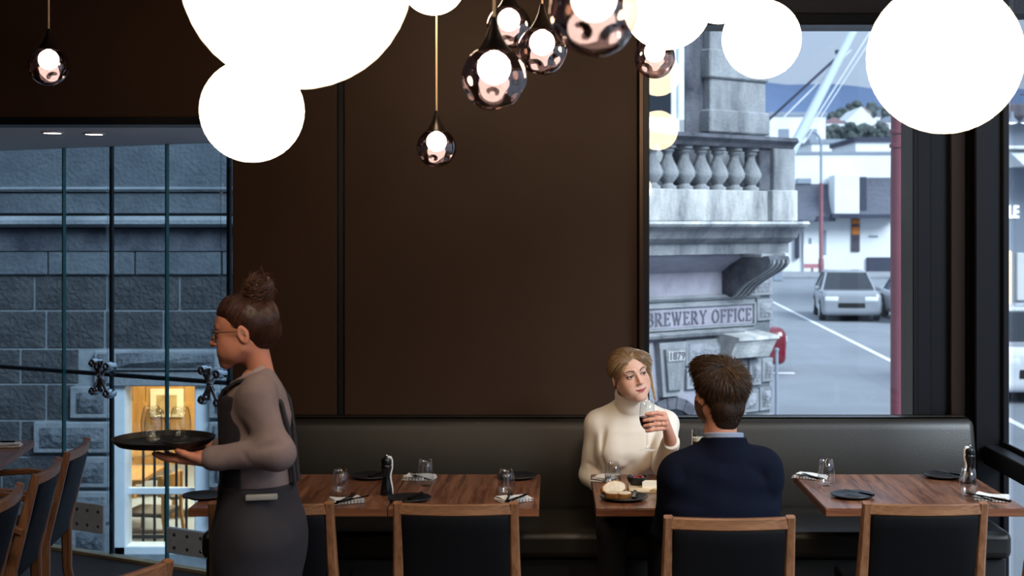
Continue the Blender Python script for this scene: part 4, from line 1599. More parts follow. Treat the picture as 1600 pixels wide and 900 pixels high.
mt = B()
mv = []
for i in range(61):
    x = -200 + 1000 * i / 60
    ridge = 97 + 9 * math.sin(x * .009 + .4) + 5 * math.sin(x * .023) + 2 * math.sin(x * .07)
    mv.append([mt.bm.verts.new((x, Y, z)) for Y, z in ((760, 10), (840, ridge * .55), (930, ridge * .88), (1000, ridge), (1150, 20))])
for i in range(60):
    for k in range(4):
        mt.bm.faces.new((mv[i][k], mv[i + 1][k], mv[i + 1][k + 1], mv[i][k + 1]))
struct(mt, 'mountain', plain('hazy_blue_forest', '#5b6b87', 1.0, spec=0.0, noise=.12, nscale=.012), 'long blue wooded mountain on the skyline', smooth=True)  # distance haze mixed into the forest colour

house_c = ['#e8ecef', '#d9dde2', '#c9b9ae', '#e2e4e2', '#a7acb8']
roof_c = ['#8b6f72', '#6d7280', '#9a8a88', '#7c8594']
rh = random.Random(12)
walls_m = [plain('house_wall', c, .85) for c in house_c]
roofs_m = [plain('house_roof', c, .85) for c in roof_c]
spots = [(1302, 205, 165, 'white house with mauve roof low behind the street lamp'), (1312, 190, 250, 'pale grey house with slate roof above the white block\'s right edge'),
         (1345, 189, 262, 'tan house with rosy roof just above the white hall'), (1388, 203, 205, 'white house with blue roof beside the maroon pole'),
         (1361, 181, 320, 'grey house with mauve roof high above the hall'), (1373, 192, 280, 'white house with slate roof up to the right of the hall'),
         (1384, 183, 370, 'pale house with rosy roof highest beside the maroon pole'), (1330, 186, 300, 'tan house with blue roof up to the left of the hall'),
         (1376, 210, 185, 'off-white house with mauve roof right of the hall'), (1314, 210, 172, 'grey house with slate roof left below the hall')]
for k, (px, py, Y, lab) in enumerate(spots):
    w = rh.uniform(2.0, 3.2) * (Y / 200)
    h = rh.uniform(1.6, 2.5) * (Y / 200)
    x = bp2(px, Y)
    t = thing('hillside_house', lab, 'house', (x, Y, wz(py, Y) - h * .5), rh.uniform(-.4, .4), 'houses on the far hillside')
    B().box((-w / 2, -w * .35, -3), (w / 2, w * .35, h)).build('wall', walls_m[k % 5], t)
    B().prism([(-w * .56, h), (w * .56, h), (0, h + w * .32)], -w * .4, w * .4, 'Y').build('roof', roofs_m[k % 4], t)
    for sx in (-1, 1):
        B().box((sx * w * .22 - w * .08, -w * .37, h * .3), (sx * w * .22 + w * .08, -w * .33, h * .7)).build('window', M['wall_grey'], t)

leaf_m = plain('dark_foliage', '#46504f', .95, noise=.4, nscale=.6)


def tree_mesh(seed):
    r = random.Random(seed)
    b = bmesh.new()
    for k in range(9):
        c = Vector((r.uniform(-1, 1) * 1.5, r.uniform(-1, 1) * 1.5, r.uniform(1.6, 4.4)))
        q = bmesh.new()
        bmesh.ops.create_icosphere(q, subdivisions=2, radius=r.uniform(.8, 1.4))
        m_ = []
        for v in q.verts:
            v.co = v.co * r.uniform(.8, 1.2) + c
            m_.append(b.verts.new(v.co))
        q.verts.index_update()
        for f in q.faces:
            b.faces.new([m_[v.index] for v in f.verts])
        q.free()
    me = bpy.data.meshes.new('crown')
    b.to_mesh(me)
    b.free()
    me.materials.append(leaf_m)
    return me


tms = [tree_mesh(k) for k in range(3)]
trunk_me = None
rt_ = random.Random(8)
tree_at = [(1294, 221, 150, 'dark tree just right of the street lamp top'), (1305, 218, 152, 'dark tree second right of the street lamp top'), (1322, 220, 156, 'dark tree below the left end of the white hall'),
           (1334, 223, 150, 'small dark tree below the middle of the white hall'), (1356, 221, 156, 'dark tree behind the dark-edged white roof'), (1369, 217, 160, 'dark tree below the right end of the white hall'),
           (1382, 222, 154, 'dark tree nearest the maroon pole, lowest on the hill'), (1304, 197, 220, 'dark tree at the right edge of the tall white block'), (1318, 191, 240, 'dark tree up and left of the white hall'),
           (1338, 183, 285, 'dark tree on the ridge above the white hall'), (1356, 193, 270, 'dark tree between two houses above the hall'), (1368, 184, 300, 'dark tree high on the ridge right of the hall'),
           (1382, 196, 240, 'dark tree between houses beside the maroon pole'), (1391, 191, 265, 'dark tree at the ridge touching the maroon pole')]
for k, (px, py, Y, lab) in enumerate(tree_at):
    s_ = rt_.uniform(.8, 1.15) * (Y / 170) * .5
    t = thing('hillside_tree', lab, 'tree', (bp2(px, Y), Y, wz(py, Y) - 1.2 * s_), rt_.uniform(0, 6), 'trees among the far houses')
    o = put('crown', tms[k % 3], t, (0, 0, 0))
    o.scale = (s_, s_, s_)
    if trunk_me is None:
        tk = B().lathe([(.25, -1.5), (.2, 2.5), (0, 2.6)], 8).build('trunk', plain('tree_bark', '#4a4240', .9), t)
        trunk_me = tk.data
    else:
        tk = put('trunk', trunk_me, t, (0, 0, 0))
    tk.scale = (s_, s_, s_)

# moored ship's derrick boom with its stays, behind the balcony
Ym = 72.0
bo = thing('derrick_boom', 'pale slanting ship boom with rigging stays', 'boom', (bp2(1214, Ym), Ym, GZ))
p0, p1 = at(1214, 281, Ym), at(1368, -20, Ym)
org = Vector((bp2(1214, Ym), Ym, GZ))
B().tube([p0 - org, p1 - org], [.28, .20], 12).build('spar', plain('pale_spar_paint', '#cfdde2', .5), bo, True)
for k, (q0, q1, r, m) in enumerate((((1316, 82), (1196, 192), .075, 'slate_dark'), ((1330, 78), (1200, 208), .04, 'wall_white'), ((1372, 30), (1251, 222), .04, 'wall_white'), ((1362, 60), (1256, 224), .03, 'wall_white'))):
    a, b_ = at(q0[0], q0[1], Ym + .4 * k), at(q1[0], q1[1], Ym + .4 * k)
    B().tube([a - org, b_ - org], r, 6).build('stay', M[m], bo, True)
B().rbox((-.25, -.25, 0), (.25, .25, p0.z - GZ), .04, 1).build('post', M['wall_grey'], bo)
B().rbox((bp2(1305, Ym) - org.x, -.1, wz(84, Ym) - GZ), (bp2(1318, Ym) - org.x, .1, wz(78, Ym) - GZ), .02, 1).build('crosstree', M['slate_dark'], bo)

# ---- shopfront on the far side seen through the side glazing
Yr = 46.0
shop = thing('corner_shop', 'blue-grey shop building with a lit sign and awning', 'building', (bp2(1600, Yr), Yr, GZ), math.radians(0))
cx_ = bp2(1600, Yr)


def sb_(b, name, mat, sm=False, label=None):
    for v in b.bm.verts:
        v.co -= Vector((cx_, Yr, GZ))
    return b.build(name, mat, shop, sm, label=label)


sb_(B().box((bp2(1560, Yr), Yr, GZ), (bp2(1560, Yr) + 16, Yr + 8, wz(172, Yr))), 'wall', M['wall_grey'])
sb_(B().rbox((bp2(1555, Yr), Yr - .8, wz(186, Yr)), (bp2(1560, Yr) + 16, Yr + 8, wz(165, Yr)), .05, 1), 'roof_edge', plain('roof_fascia', '#6d6a72', .8))
sb_(B().rbox((bp2(1558, Yr), Yr - .5, wz(234, Yr)), (bp2(1560, Yr) + 12, Yr + .1, wz(229, Yr)), .03, 1), 'canopy_edge', M['wall_white'])
sb_(B().prism([(Yr + .05, wz(262, Yr)), (Yr - 1.6, wz(262, Yr)), (Yr + .05, wz(234, Yr))], bp2(1575, Yr), bp2(1560, Yr) + 9, 'X'), 'awning', M['wall_white'])
me = text_mesh('BLE', .56, .04, .016, 1.0)
for v in me.vertices:
    v.co = Vector((v.co.x * .62 + bp2(1578, Yr) - cx_, -.06 - v.co.z, v.co.y + wz(332, Yr) - GZ))
sgn_m = emit('lit_white_letters', (.9, .95, 1, 1), 1.6)
lt_ = obj('sign_letters', me, sgn_m, shop, False, label='white lit letters on the grey wall')
sb_(B().rbox((bp2(1566, Yr), Yr - .08, wz(530, Yr)), (bp2(1580, Yr), Yr + .05, wz(392, Yr)), .03, 1), 'lit_doorway', emit('warm_doorway', (1, .72, .38, 1), .8))
for pa in (1588, 1606, 1630):
    sb_(B().rbox((bp2(pa, Yr), Yr - .06, wz(470, Yr)), (bp2(pa + 12, Yr), Yr + .05, wz(395, Yr)), .03, 1), 'window', M['wall_white'])
sb_(B().box((bp2(1558, Yr), Yr - .3, GZ), (bp2(1560, Yr) + 14, Yr + .05, wz(495, Yr))), 'base_course', M['slate'])
for k, px in enumerate((1581, 1603)):  # lamp shapes modelled where the side glass shows a reflection
    q = at(px, 192, Yr - 1.0)
    t = thing('reflection_lamp', 'white conical lamp shape standing for a reflection, %s of two' % ('nearer the post' if k == 0 else 'farther from the post'), 'lamp', (q.x, q.y, q.z))
    B().lathe([(.05, .36), (.06, .2), (.19, .04), (.2, 0), (.17, 0), (.05, .18)], 16).build('lamp_shade', M['wall_grey'], t, True)
    B().lathe([(0, .02), (.165, .0), (0, -.04)], 16).build('lamp', emit('cool_reflection', (.95, .97, 1, 1), 3.0), t)
    B().tube([(0, 0, .4), (0, 0, .9), (0, .5, .95)], .025, 6).build('bracket', M['pole_red'], t)

# ---------------------------------------------------------------- tables
TZ, TF, TB = 0.74, 5.30, 6.02


def table(label, x0, x1, y0=TF, y1=TB, rz=0.0, group='walnut dining tables'):
    cx, cy = (x0 + x1) / 2, (y0 + y1) / 2
    t = thing('dining_table', label, 'table', (cx, cy, 0), rz, group)
    w, d = (x1 - x0) / 2, (y1 - y0) / 2
    B().rbox((-w + .001, -d + .001, TZ - 0.004), (w - .001, d - .001, TZ), 0.0015, 1).build('veneer', M['table'], t)
    B().rbox((-w, -d, TZ - 0.032), (w, d, TZ - 0.004), 0.002, 1).build('tabletop', M['table_edge'], t)
    for sx in ((-1, 1) if d > 0.6 else (0,)):
        oy = sx * (d - 0.35)
        B().lathe([(0.035, 0.02), (0.035, TZ - 0.05)], 20, (0, oy, 0)).build('column', M['black_matt'], t, True)
        B().lathe([(0, 0), (0.21, 0), (0.21, 0.012), (0.05, 0.03), (0, 0.03)], 32, (0, oy, 0)).build('foot', M['black_matt'], t, True)
        B().box((-0.2, oy - 0.05, TZ - 0.055), (0.2, oy + 0.05, TZ - 0.032)).build('spider', M['black_matt'], t)
    return t


table('walnut table behind the waitress with its left end showing', px_x(294, TF), px_x(604.5, TF))
table('walnut table set with pepper mill side, joined on its left to another table', px_x(605.5, TF), px_x(842, TF))
table('walnut table between the couple with bread and drinks', px_x(931, TF), px_x(1206, TF))
table('walnut table in the window corner set for two', px_x(1290, TF), px_x(1604, TF))
LT = Vector((-2.56, 6.96, 0))
lrot = math.radians(8)
table('walnut table at far left with a rolled napkin on its corner', -0.35, 0.35, -1.05, 1.05)
lt = [o for o in COL.objects if o.name.startswith('dining_table') and o.parent is None][-1]
Rl = Matrix.Rotation(lrot, 3, 'Z')
lt.location = LT - Rl @ Vector((0.35, 1.05, 0))
lt.rotation_euler = (0, 0, lrot)

# ---------------------------------------------------------------- chairs (local: sits facing +y, back at y = 0)
def back_y(z):
    return -0.012 - 0.10 * max(0, (z - 0.44)) / 0.4


def make_chair(arms, mat):
    t = thing('dining_chair', 'chair', 'chair')
    hw = 0.207
    for s in (-1, 1):
        pts = [(s * (hw + 0.012), -0.06, 0), (s * (hw + 0.008), -0.015, 0.22), (s * (hw + 0.006), back_y(0.44), 0.44), (s * (hw + 0.002), back_y(0.62), 0.62), (s * hw, back_y(0.80), 0.80), (s * hw, back_y(0.82), 0.82)]
        B().sweep(pts, [0.030, 0.036, 0.042, 0.036, 0.031, 0.031], [0.032, 0.04, 0.046, 0.04, 0.032, 0.03], (1, 0, 0)).build('rear_leg', M['oak'], t, True)
        B().sweep([(s * 0.20, 0.44, 0), (s * 0.205, 0.43, 0.42)], [0.026, 0.036], [0.026, 0.036], (1, 0, 0)).build('front_leg', M['oak'], t, True)
        B().sweep([(s * 0.207, 0.0, 0.40), (s * 0.205, 0.43, 0.40)], 0.022, 0.06, (1, 0, 0)).build('side_rail', M['oak_y'], t, True)
    rail = [(x, back_y(0.795) - 0.028 * (1 - (x / hw) ** 2) + 0.002, 0.797) for x in np.linspace(-hw + 0.012, hw - 0.012, 9)]
    B().sweep(rail, 0.026, 0.042, (0, 1, 0)).build('top_rail', M['oak_x'], t, True)

    def bend(v):
        f = 1 - min(1, (v.x / hw)) ** 2
        return (v.x, v.y + back_y(v.z) - 0.024 * f * min(1, max(0, (v.z - .42) / .3)), v.z)
    B().rbox((-hw + 0.014, -0.018, 0.40), (hw - 0.014, 0.022, 0.778), 0.012, 2, bend, 6).build('back_panel', mat, t, True)
    B().rbox((-0.215, 0.0, 0.40), (0.215, 0.455, 0.47), 0.022, 3, lambda v: (v.x, v.y, v.z + (0.012 * (1 - (v.x / .22) ** 2) if v.z > .44 else 0)), 4).build('seat', mat, t, True)
    B().sweep([(-0.20, 0.435, 0.395), (0.20, 0.435, 0.395)], 0.022, 0.055, (0, 1, 0)).build('front_rail', M['oak_x'], t, True)
    if arms:
        for s in (-1, 1):
            pts = [(s * 0.225, back_y(0.62), 0.60), (s * 0.24, 0.04, 0.645), (s * 0.25, 0.16, 0.665), (s * 0.25, 0.28, 0.66), (s * 0.245, 0.36, 0.63), (s * 0.24, 0.40, 0.57), (s * 0.235, 0.415, 0.46), (s * 0.23, 0.42, 0.40)]
            B().sweep(pts, 0.034, 0.026, (1, 0, 0)).build('arm', M['oak_y'], t, True)
    return t


ch = make_chair(False, M['navy'])
ch.location = (px_x(1446, 5.0), 5.0 + 0.11, 0)
ch['label'] = 'oak chair with black vinyl back at the window corner table'
ch['group'] = 'oak side chairs'
for px, Y, rz, lab in ((712, 5.0, 0, 'oak chair with black vinyl back at the table with the pepper mill'),
                       (423, 5.0, 0, 'oak chair with black vinyl back half hidden behind the waitress'),
                       (1140, 4.76, 0, 'oak chair the man in the navy jumper sits on')):
    dup(ch, (px_x(px, Y), Y + 0.11, 0), math.radians(rz), lab, 'oak side chairs')
dup(ch, (1.605, 4.12 + 0.11, 0), 0, 'oak chair of which only one post shows at the bottom right corner', 'oak side chairs')
dup(ch, (-1.33, 4.02, 0), math.radians(58), 'oak chair whose back rail shows at the bottom edge left of the waitress', 'oak side chairs')
ac = make_chair(True, M['navy2'])
ac['group'] = 'oak armchairs at the far left table'
for i, (a, b_, lab) in enumerate((((-2.11, 6.105), (-2.16, 6.52), 'oak armchair with navy back, farthest of three along the far left table'),
                                  ((-2.045, 5.56), (-2.10, 5.97), 'oak armchair with navy back, middle of three along the far left table'),
                                  ((-1.985, 4.97), (-2.04, 5.38), 'oak armchair with navy back, nearest of three along the far left table'))):
    a, b_ = Vector(a), Vector(b_)
    d = (b_ - a).normalized()
    rz = math.atan2(d.y, d.x)
    c = (a + b_) / 2
    inward = Vector((-math.sin(rz), math.cos(rz)))
    c = c + inward * 0.10
    if i == 0:
        ac.location = (c.x, c.y, 0)
        ac.rotation_euler = (0, 0, rz)
        ac['label'] = lab
    else:
        dup(ac, (c.x, c.y, 0), rz, lab, 'oak armchairs at the far left table')

# ---------------------------------------------------------------- tableware
def tumbler_profile():
    out = [(0, 0), (0.018, 0), (0.024, 0.004), (0.0300, 0.018), (0.0342, 0.038), (0.0346, 0.055), (0.0315, 0.082), (0.0250, 0.108)]
    inn = [(0.0241, 0.108), (0.0304, 0.082), (0.0334, 0.055), (0.0329, 0.038), (0.0285, 0.019), (0.021, 0.011), (0, 0.009)]
    return out + inn


def tumbler(label, p, water=False):
    t = thing('stemless_glass', label, 'glass', p, 0, 'stemless glasses on the tables')
    B().lathe(tumbler_profile(), 40).build('bowl', M['tumbler'], t, 'all')
    if water:
        B().lathe([(0, 0.0095), (0.0205, 0.0115), (0.0280, 0.0195), (0.0324, 0.038), (0.0328, 0.056), (0, 0.056)], 40).build('water', thin_glass('water', (0.93, 0.95, 0.96, 1), 0.02, 1.33), t, True)
    return t


def plate(label, p, r=0.085):
    o = B().lathe([(0, 0), (r * 0.66, 0), (r * 0.72, 0.003), (r * 0.97, 0.010), (r, 0.013), (r * 0.985, 0.015), (r * 0.74, 0.0085), (r * 0.66, 0.006), (0, 0.006)], 48).build('side_plate', M['plate'], None, True, p)
    return tag(o, label, 'plate', 'black side plates')


def fork(label, p, rz, tilt=0.0, L=0.19):
    b = B()
    b.sweep([(0, -L * .5, 0.003), (0, -L * .2, 0.004), (0, L * .12, 0.006), (0, L * .2, 0.004)], [0.016, 0.011, 0.007, 0.010], 0.0025, (1, 0, 0))
    b.sweep([(0, L * .19, 0.004), (0, L * .25, 0.001), (0, L * .30, 0.002)], [0.010, 0.022, 0.022], 0.002, (1, 0, 0))
    for x in (-0.0095, -0.0032, 0.0032, 0.0095):
        b.sweep([(x, L * .29, 0.002), (x, L * .42, 0.004), (x, L * .5, 0.010)], [0.0038, 0.0034, 0.002], 0.002, (1, 0, 0))
    o = b.build('fork', M['steel_dark'], None, True, p)
    o.rotation_euler = (tilt, 0, rz)
    return tag(o, label, 'fork', 'table forks')


def knife(label, p, rz, tilt=0.0, L=0.21):
    o = None
    t = thing('table_knife', label, 'knife', p, 0, 'table knives')
    t.rotation_euler = (tilt, 0, rz)
    B().sweep([(0, -L * .5, 0.005), (0, -L * .3, 0.005), (0, -0.005, 0.005)], [0.015, 0.013, 0.011], [0.008, 0.008, 0.006], (1, 0, 0)).build('handle', M['steel_dark'], t, True)
    B().prism([(-0.006, -0.006), (0.008, -0.006), (0.010, L * .25), (0.007, L * .42), (-0.003, L * .5), (-0.006, L * .45)], 0.004, 0.0058, 'Z').build('blade', M['steel_dark'], t)
    return t


def napkin_mat():
    m, n, l, p = _mat('striped_linen')
    t = n.new('ShaderNodeTexCoord')
    s = n.new('ShaderNodeSeparateXYZ')
    l.new(t.outputs['Object'], s.inputs[0])
    w = n.new('ShaderNodeTexWave')
    w.inputs['Scale'].default_value = 24
    l.new(t.outputs['Object'], w.inputs['Vector'])
    a = n.new('ShaderNodeMath')
    a.operation = 'LESS_THAN'
    a.inputs[1].default_value = -0.0385
    l.new(s.outputs['Y'], a.inputs[0])
    g = n.new('ShaderNodeMath')
    g.operation = 'GREATER_THAN'
    g.inputs[1].default_value = 0.62
    l.new(w.outputs['Fac'], g.inputs[0])
    m2 = n.new('ShaderNodeMath')
    m2.operation = 'MULTIPLY'
    l.new(a.outputs[0], m2.inputs[0])
    l.new(g.outputs[0], m2.inputs[1])
    mx = n.new('ShaderNodeMix')
    mx.data_type = 'RGBA'
    mx.inputs['A'].default_value = srgb('#e4dfda')
    mx.inputs['B'].default_value = srgb('#98918e')
    l.new(m2.outputs[0], mx.inputs['Factor'])
    l.new(mx.outputs['Result'], p.inputs['Base Color'])
    p.inputs['Roughness'].default_value = 0.9
    return m


M['napkin_stripe'] = napkin_mat()


def napkin(label, p, rz, w=0.13, d=0.085, seed=0):
    r = random.Random(seed)
    ph = [r.uniform(0, 6) for _ in range(6)]
    b = B()
    for k in range(3):
        z0 = 0.0015 + k * 0.0055

        def wv(v, k=k):
            dz = 0.0016 * math.sin(v.x * 60 + ph[k]) + 0.0014 * math.sin(v.y * 70 + ph[k + 3])
            lift = 0.008 * max(0, -v.x / w - 0.25) * k
            return (v.x + 0.003 * math.sin(v.y * 50 + ph[k]), v.y + 0.002 * math.sin(v.x * 45 + ph[k]), max(0.0, v.z + (dz if k else 0) + lift))
        o = 0.004 * k
        b.rbox((-w / 2 + o, -d / 2 + o * .6, z0), (w / 2 - o * .5, d / 2 - o * .4, z0 + 0.0045), 0.0018, 1, wv, 7)
    o = b.build('napkin', M['napkin_stripe'], None, True, p)
    o.rotation_euler = (0, 0, rz)
    return tag(o, label, 'napkin', 'folded linen napkins')


def mill(label, p, turn=0.0):
    t = thing('pepper_mill', label, 'pepper mill', p, turn, 'black and white pepper mills')
    prof = [(0, 0), (0.026, 0), (0.0265, 0.004), (0.024, 0.03), (0.0185, 0.06), (0.0165, 0.078), (0.0185, 0.095), (0.0225, 0.112), (0.0235, 0.122), (0.021, 0.127), (0, 0.127)]
    B().lathe(prof, 32).build('body', M['mill_black'], t, True)
    B().lathe([(0, 0.127), (0.0195, 0.127), (0.0225, 0.130), (0.023, 0.146), (0.020, 0.154), (0.011, 0.158), (0, 0.158)], 32).build('head', M['mill_black'], t, True)
    b = B()
    for s in (1,):
        pts = [(0.0205, 0, 0.004), (0.0200, 0, 0.03), (0.0150, 0, 0.06), (0.0130, 0, 0.078), (0.015, 0, 0.095), (0.019, 0, 0.112), (0.020, 0, 0.126), (0.0195, 0, 0.146), (0.016, 0, 0.157), (0.004, 0, 0.159)]
        b.sweep(pts, 0.020, 0.014, (0, 1, 0), 0.3)
    b.build('white_inlay', M['mill_white'], t, True, label='white lacquer stripe up one side')
    B().lathe([(0, 0.157), (0.006, 0.158), (0.008, 0.164), (0.006, 0.170), (0, 0.172)], 16).build('knob', M['chrome'], t, True)
    t.scale = (0.95, 0.95, 0.93)
    return t


def onp(px, py, z=TZ):
    return on(px, py, z)


tumbler('stemless glass at the front of the table, next to the waitress', onp(532, 776))
tumbler('stemless glass in front of the folded napkin behind the pepper mill', onp(665, 759))
tumbler('stemless glass at the right end of the long left table', onp(791, 776))
tumbler('stemless water glass half full on the couple\'s table', onp(958, 763), True)
tumbler('stemless glass left on the window corner table beside the napkin', onp(1291, 759))
tumbler('stemless glass in front of the pepper mill on the window corner table', onp(1513, 775))
mill('black pepper mill with white side on the long left table', onp(604, 773), math.radians(12))
mill('black pepper mill behind a glass on the window corner table', onp(1515, 755), math.radians(175))

napkin('folded napkin under the fork near the waitress', onp(541, 785), math.radians(24), seed=1)
fork('dark fork on the napkin near the waitress', onp(539, 781, TZ + 0.021), math.radians(-14))
knife('dark knife on the napkin near the waitress', onp(553, 781, TZ + 0.021), math.radians(-38), L=0.17)
napkin('folded napkin behind a glass at the back of the long left table', onp(655, 749), math.radians(-8), seed=2)
fork('dark fork on the napkin behind the pepper mill', onp(658, 747, TZ + 0.021), math.radians(35), L=.15)
napkin('folded napkin at the right end of the long left table', onp(802, 783), math.radians(28), seed=3)
fork('dark fork on the napkin at the right end of the long left table', onp(795, 778, TZ + 0.021), math.radians(-4))
knife('dark knife on the napkin at the right end of the long left table', onp(810, 779, TZ + 0.021), math.radians(-25), L=0.16)
for px, py, lab, kn in ((579, 747, 'black side plate behind the left pepper mill', 1), (640, 782, 'black side plate at the front edge right of the pepper mill', 1),
                        (808, 747, 'black side plate in the back right corner of the long left table', 0), (319, 778, 'black side plate at the left end of the long left table', 0),
                        (1332, 777, 'black side plate at the front of the window corner table', 1), (1474, 746, 'black side plate at the back of the window corner table', 1)):
    q = onp(px, py)
    plate(lab, q)
    if kn:
        knife('dark knife on the ' + lab.replace('black ', ''), q + Vector((0.025, 0, 0.0155)), math.radians(-14 if px < 1000 else 35), L=0.15)
napkin('folded napkin at the left end of the window corner table', onp(1266, 747), math.radians(-30), seed=4)
fork('dark fork on the napkin at the left of the window corner table', onp(1270, 746, TZ + 0.021), math.radians(200), L=.16)
knife('dark knife on the napkin at the left of the window corner table', onp(1263, 746, TZ + 0.021), math.radians(38), L=0.15)
napkin('folded napkin at the right of the window corner table', onp(1549, 781), math.radians(-26), seed=5)
fork('dark fork on the napkin at the right of the window corner table', onp(1530, 777, TZ + 0.021), math.radians(16), L=.17)
knife('dark knife on the napkin at the right of the window corner table', onp(1546, 779, TZ + 0.021), math.radians(34), L=0.19)

# far left table: rolled napkin with cutlery
q = Vector((-2.66, 6.75, TZ))
napkin('folded napkin with cutlery on the corner of the far left table', q, math.radians(10), 0.22, 0.08, 6)
knife('dark knife on the napkin of the far left table', q + Vector((-0.02, 0.0, 0.021)), math.radians(96), L=0.2)

# couple's table
q = onp(975, 780)
plate('black side plate with bread on the couple\'s table', q, 0.095)
crust = plain('bread_crust', '#a8703a', 0.8, noise=0.3, nscale=30)
crumb = plain('bread_crumb', '#ead9bf', 0.9, noise=0.12, nscale=60, bump=0.6, bscale=140)


def bread(label, loc, rot, s=1.0, seed=0):
    t = thing('bread_slice', label, 'bread', loc, 0, 'bread slices on the black plate')
    t.rotation_euler = rot
    r = random.Random(seed)
    poly = []
    for k in range(22):
        a = 2 * PI * k / 22
        rr = (0.048 + 0.006 * math.sin(2 * a + 1) + r.uniform(-.002, .002)) * s
        poly.append((rr * math.cos(a), rr * 0.72 * math.sin(a) * (0.8 if math.sin(a) < 0 else 1) + 0.026 * s))
    B().prism(poly, -0.009, 0.009, 'Y').build('crust', crust, t)
    B().prism([(u * .9, (v - .026 * s) * .88 + .026 * s) for u, v in poly], -0.0105, 0.0105, 'Y').build('crumb', crumb, t)
    return t


bread('large bread slice leaning upright on the black plate', q + Vector((-0.032, 0.015, 0.012)), (math.radians(-38), 0, math.radians(28)), 1.05, 1)
bread('bread slice lying flat under the upright one', q + Vector((-0.055, -0.03, 0.017)), (math.radians(-80), 0, math.radians(-40)), 0.72, 2)
bread('small bread end in front on the black plate', q + Vector((0.004, -0.046, 0.018)), (math.radians(-74), 0, math.radians(10)), 0.52, 3)
knife('dark knife on the edge of the bread plate', q + Vector((0.04, 0.0, 0.016)), math.radians(-6), L=0.16)
napkin('folded napkin behind the water glass on the couple\'s table', onp(943, 750), math.radians(64), 0.12, 0.07, 8)
fork('dark fork on the napkin behind the water glass', onp(947, 750, TZ + 0.021), math.radians(-10), L=.15)
qb = on(1026, 766, TZ)
board = tag(B().rbox((-0.115, -0.06, 0), (0.115, 0.06, 0.018), 0.005, 2).build('serving_board', wood('pale_board', '#cdb18c', '#e4cfae', 'X', 18, 0.5), None, True, qb), 'pale wooden serving board on the couple\'s table', 'board')
tb = thing('dip_bowl', 'black bowl of red relish at the left end of the board', 'bowl', on(996, 765, TZ) + Vector((-0.0, 0.012, 0.018)))
B().lathe([(0, 0), (0.024, 0), (0.036, 0.012), (0.042, 0.028), (0.043, 0.034), (0.0405, 0.034), (0.034, 0.014), (0.022, 0.005), (0, 0.004)], 36).build('bowl', M['plate'], tb, True)
rb = B()
rr_ = random.Random(5)
for k in range(14):
    a, d = rr_.uniform(0, 6.28), rr_.uniform(0, 0.026)
    rb.sphere((d * math.cos(a), d * math.sin(a), 0.024 + rr_.uniform(0, 0.008)), (0.010, 0.008, 0.007), 8, 6)
rel = rb.build('relish', plain('red_relish', '#6d1f1c', 0.25), tb, True)
rel['kind'] = 'stuff'
tb2 = thing('sauce_bowl', 'small dark bowl half hidden by the man on the couple\'s table', 'bowl', on(1034, 757, TZ) + Vector((0.012, 0.03, 0.0)))
B().lathe([(0, 0), (0.018, 0), (0.03, 0.012), (0.034, 0.03), (0.032, 0.03), (0.027, 0.013), (0.016, 0.005), (0, 0.004)], 32).build('bowl', M['plate'], tb2, True)
B().lathe([(0, 0.022), (0.030, 0.022)], 24).build('sauce', plain('brown_sauce', '#4a2a17', 0.2), tb2)
ck = tag(B().prism([(-0.035, -0.018), (0.03, -0.022), (0.036, 0.014), (-0.02, 0.022)], 0, 0.024, 'Z').build('cheese_wedge', plain('soft_cheese', '#f1e6cf', 0.6, noise=0.04), None, False, on(1017, 762, TZ + 0.018) + Vector((0, 0.012, 0))), 'pale cheese wedge on the serving board', 'cheese')
for k in range(3):
    o = B().lathe([(0, 0), (0.02, 0), (0.021, 0.002), (0.02, 0.004), (0, 0.004)], 20).build('cracker', plain('cracker_biscuit', '#d8b98a', 0.8, noise=.1, nscale=60), None, False, on(1022, 768, TZ + 0.018) + Vector((0.002 + 0.006 * k, 0.0 - 0.003 * k, 0.0042 * k)))
    tag(o, 'round cracker, %s of the stack before the cheese wedge' % ('lowest', 'middle', 'topmost')[k], 'cracker', 'crackers in one stack on the board')

# beer glass, half hidden behind the man's shoulder
bp = Vector((px_x(1092, 5.62), 5.62, TZ))
t = thing('beer_glass', 'tall glass of beer half hidden behind the man\'s shoulder', 'glass', bp)
B().lathe([(0, 0), (0.027, 0), (0.028, 0.012), (0.028, 0.25), (0.0268, 0.25), (0.0268, 0.015), (0, 0.012)], 32).build('glass', M['tumbler'], t, True)
B().lathe([(0, 0.016), (0.0262, 0.016), (0.0262, 0.204), (0, 0.204)], 32).build('beer', plain('amber_beer', '#5c3406', 0.15), t, True)
B().lathe([(0, 0.205), (0.0262, 0.205), (0.0262, 0.218), (0, 0.222)], 32).build('foam', plain('beer_foam', '#e9dfcd', 0.9), t, True)
lb = B()
rr_ = random.Random(11)
for k in range(15):
    a = -PI / 2 + (-1.05 + 2.1 * k / 14)
    h = rr_.uniform(0.006, 0.014)
    z = 0.224 + rr_.uniform(0, 0.004)
    Rm = Matrix.Rotation(a, 4, 'Z')
    lb.box((0.0280, -0.0013, z), (0.0288, 0.0013, z + h), Rm @ Matrix.Rotation(rr_.uniform(-.0, .0), 4, 'X'))
lb.build('printed_mark', M['black_matt'], t, label='dark printed mark near the rim')

# ---------------------------------------------------------------- people
SKIN = vcol('skin', 0.48, 0.08, 0.35)
HAIRM = vcol('hair', 0.42, 0, 0.45)
EYEM = vcol('eye', 0.12, 0, 0.6)


def lin(h):
    return np.array(srgb(h)[:3])


def mix(c, c2, w):
    w = np.clip(w, 0, 1)[:, None]
    return c * (1 - w) + c2[None] * w


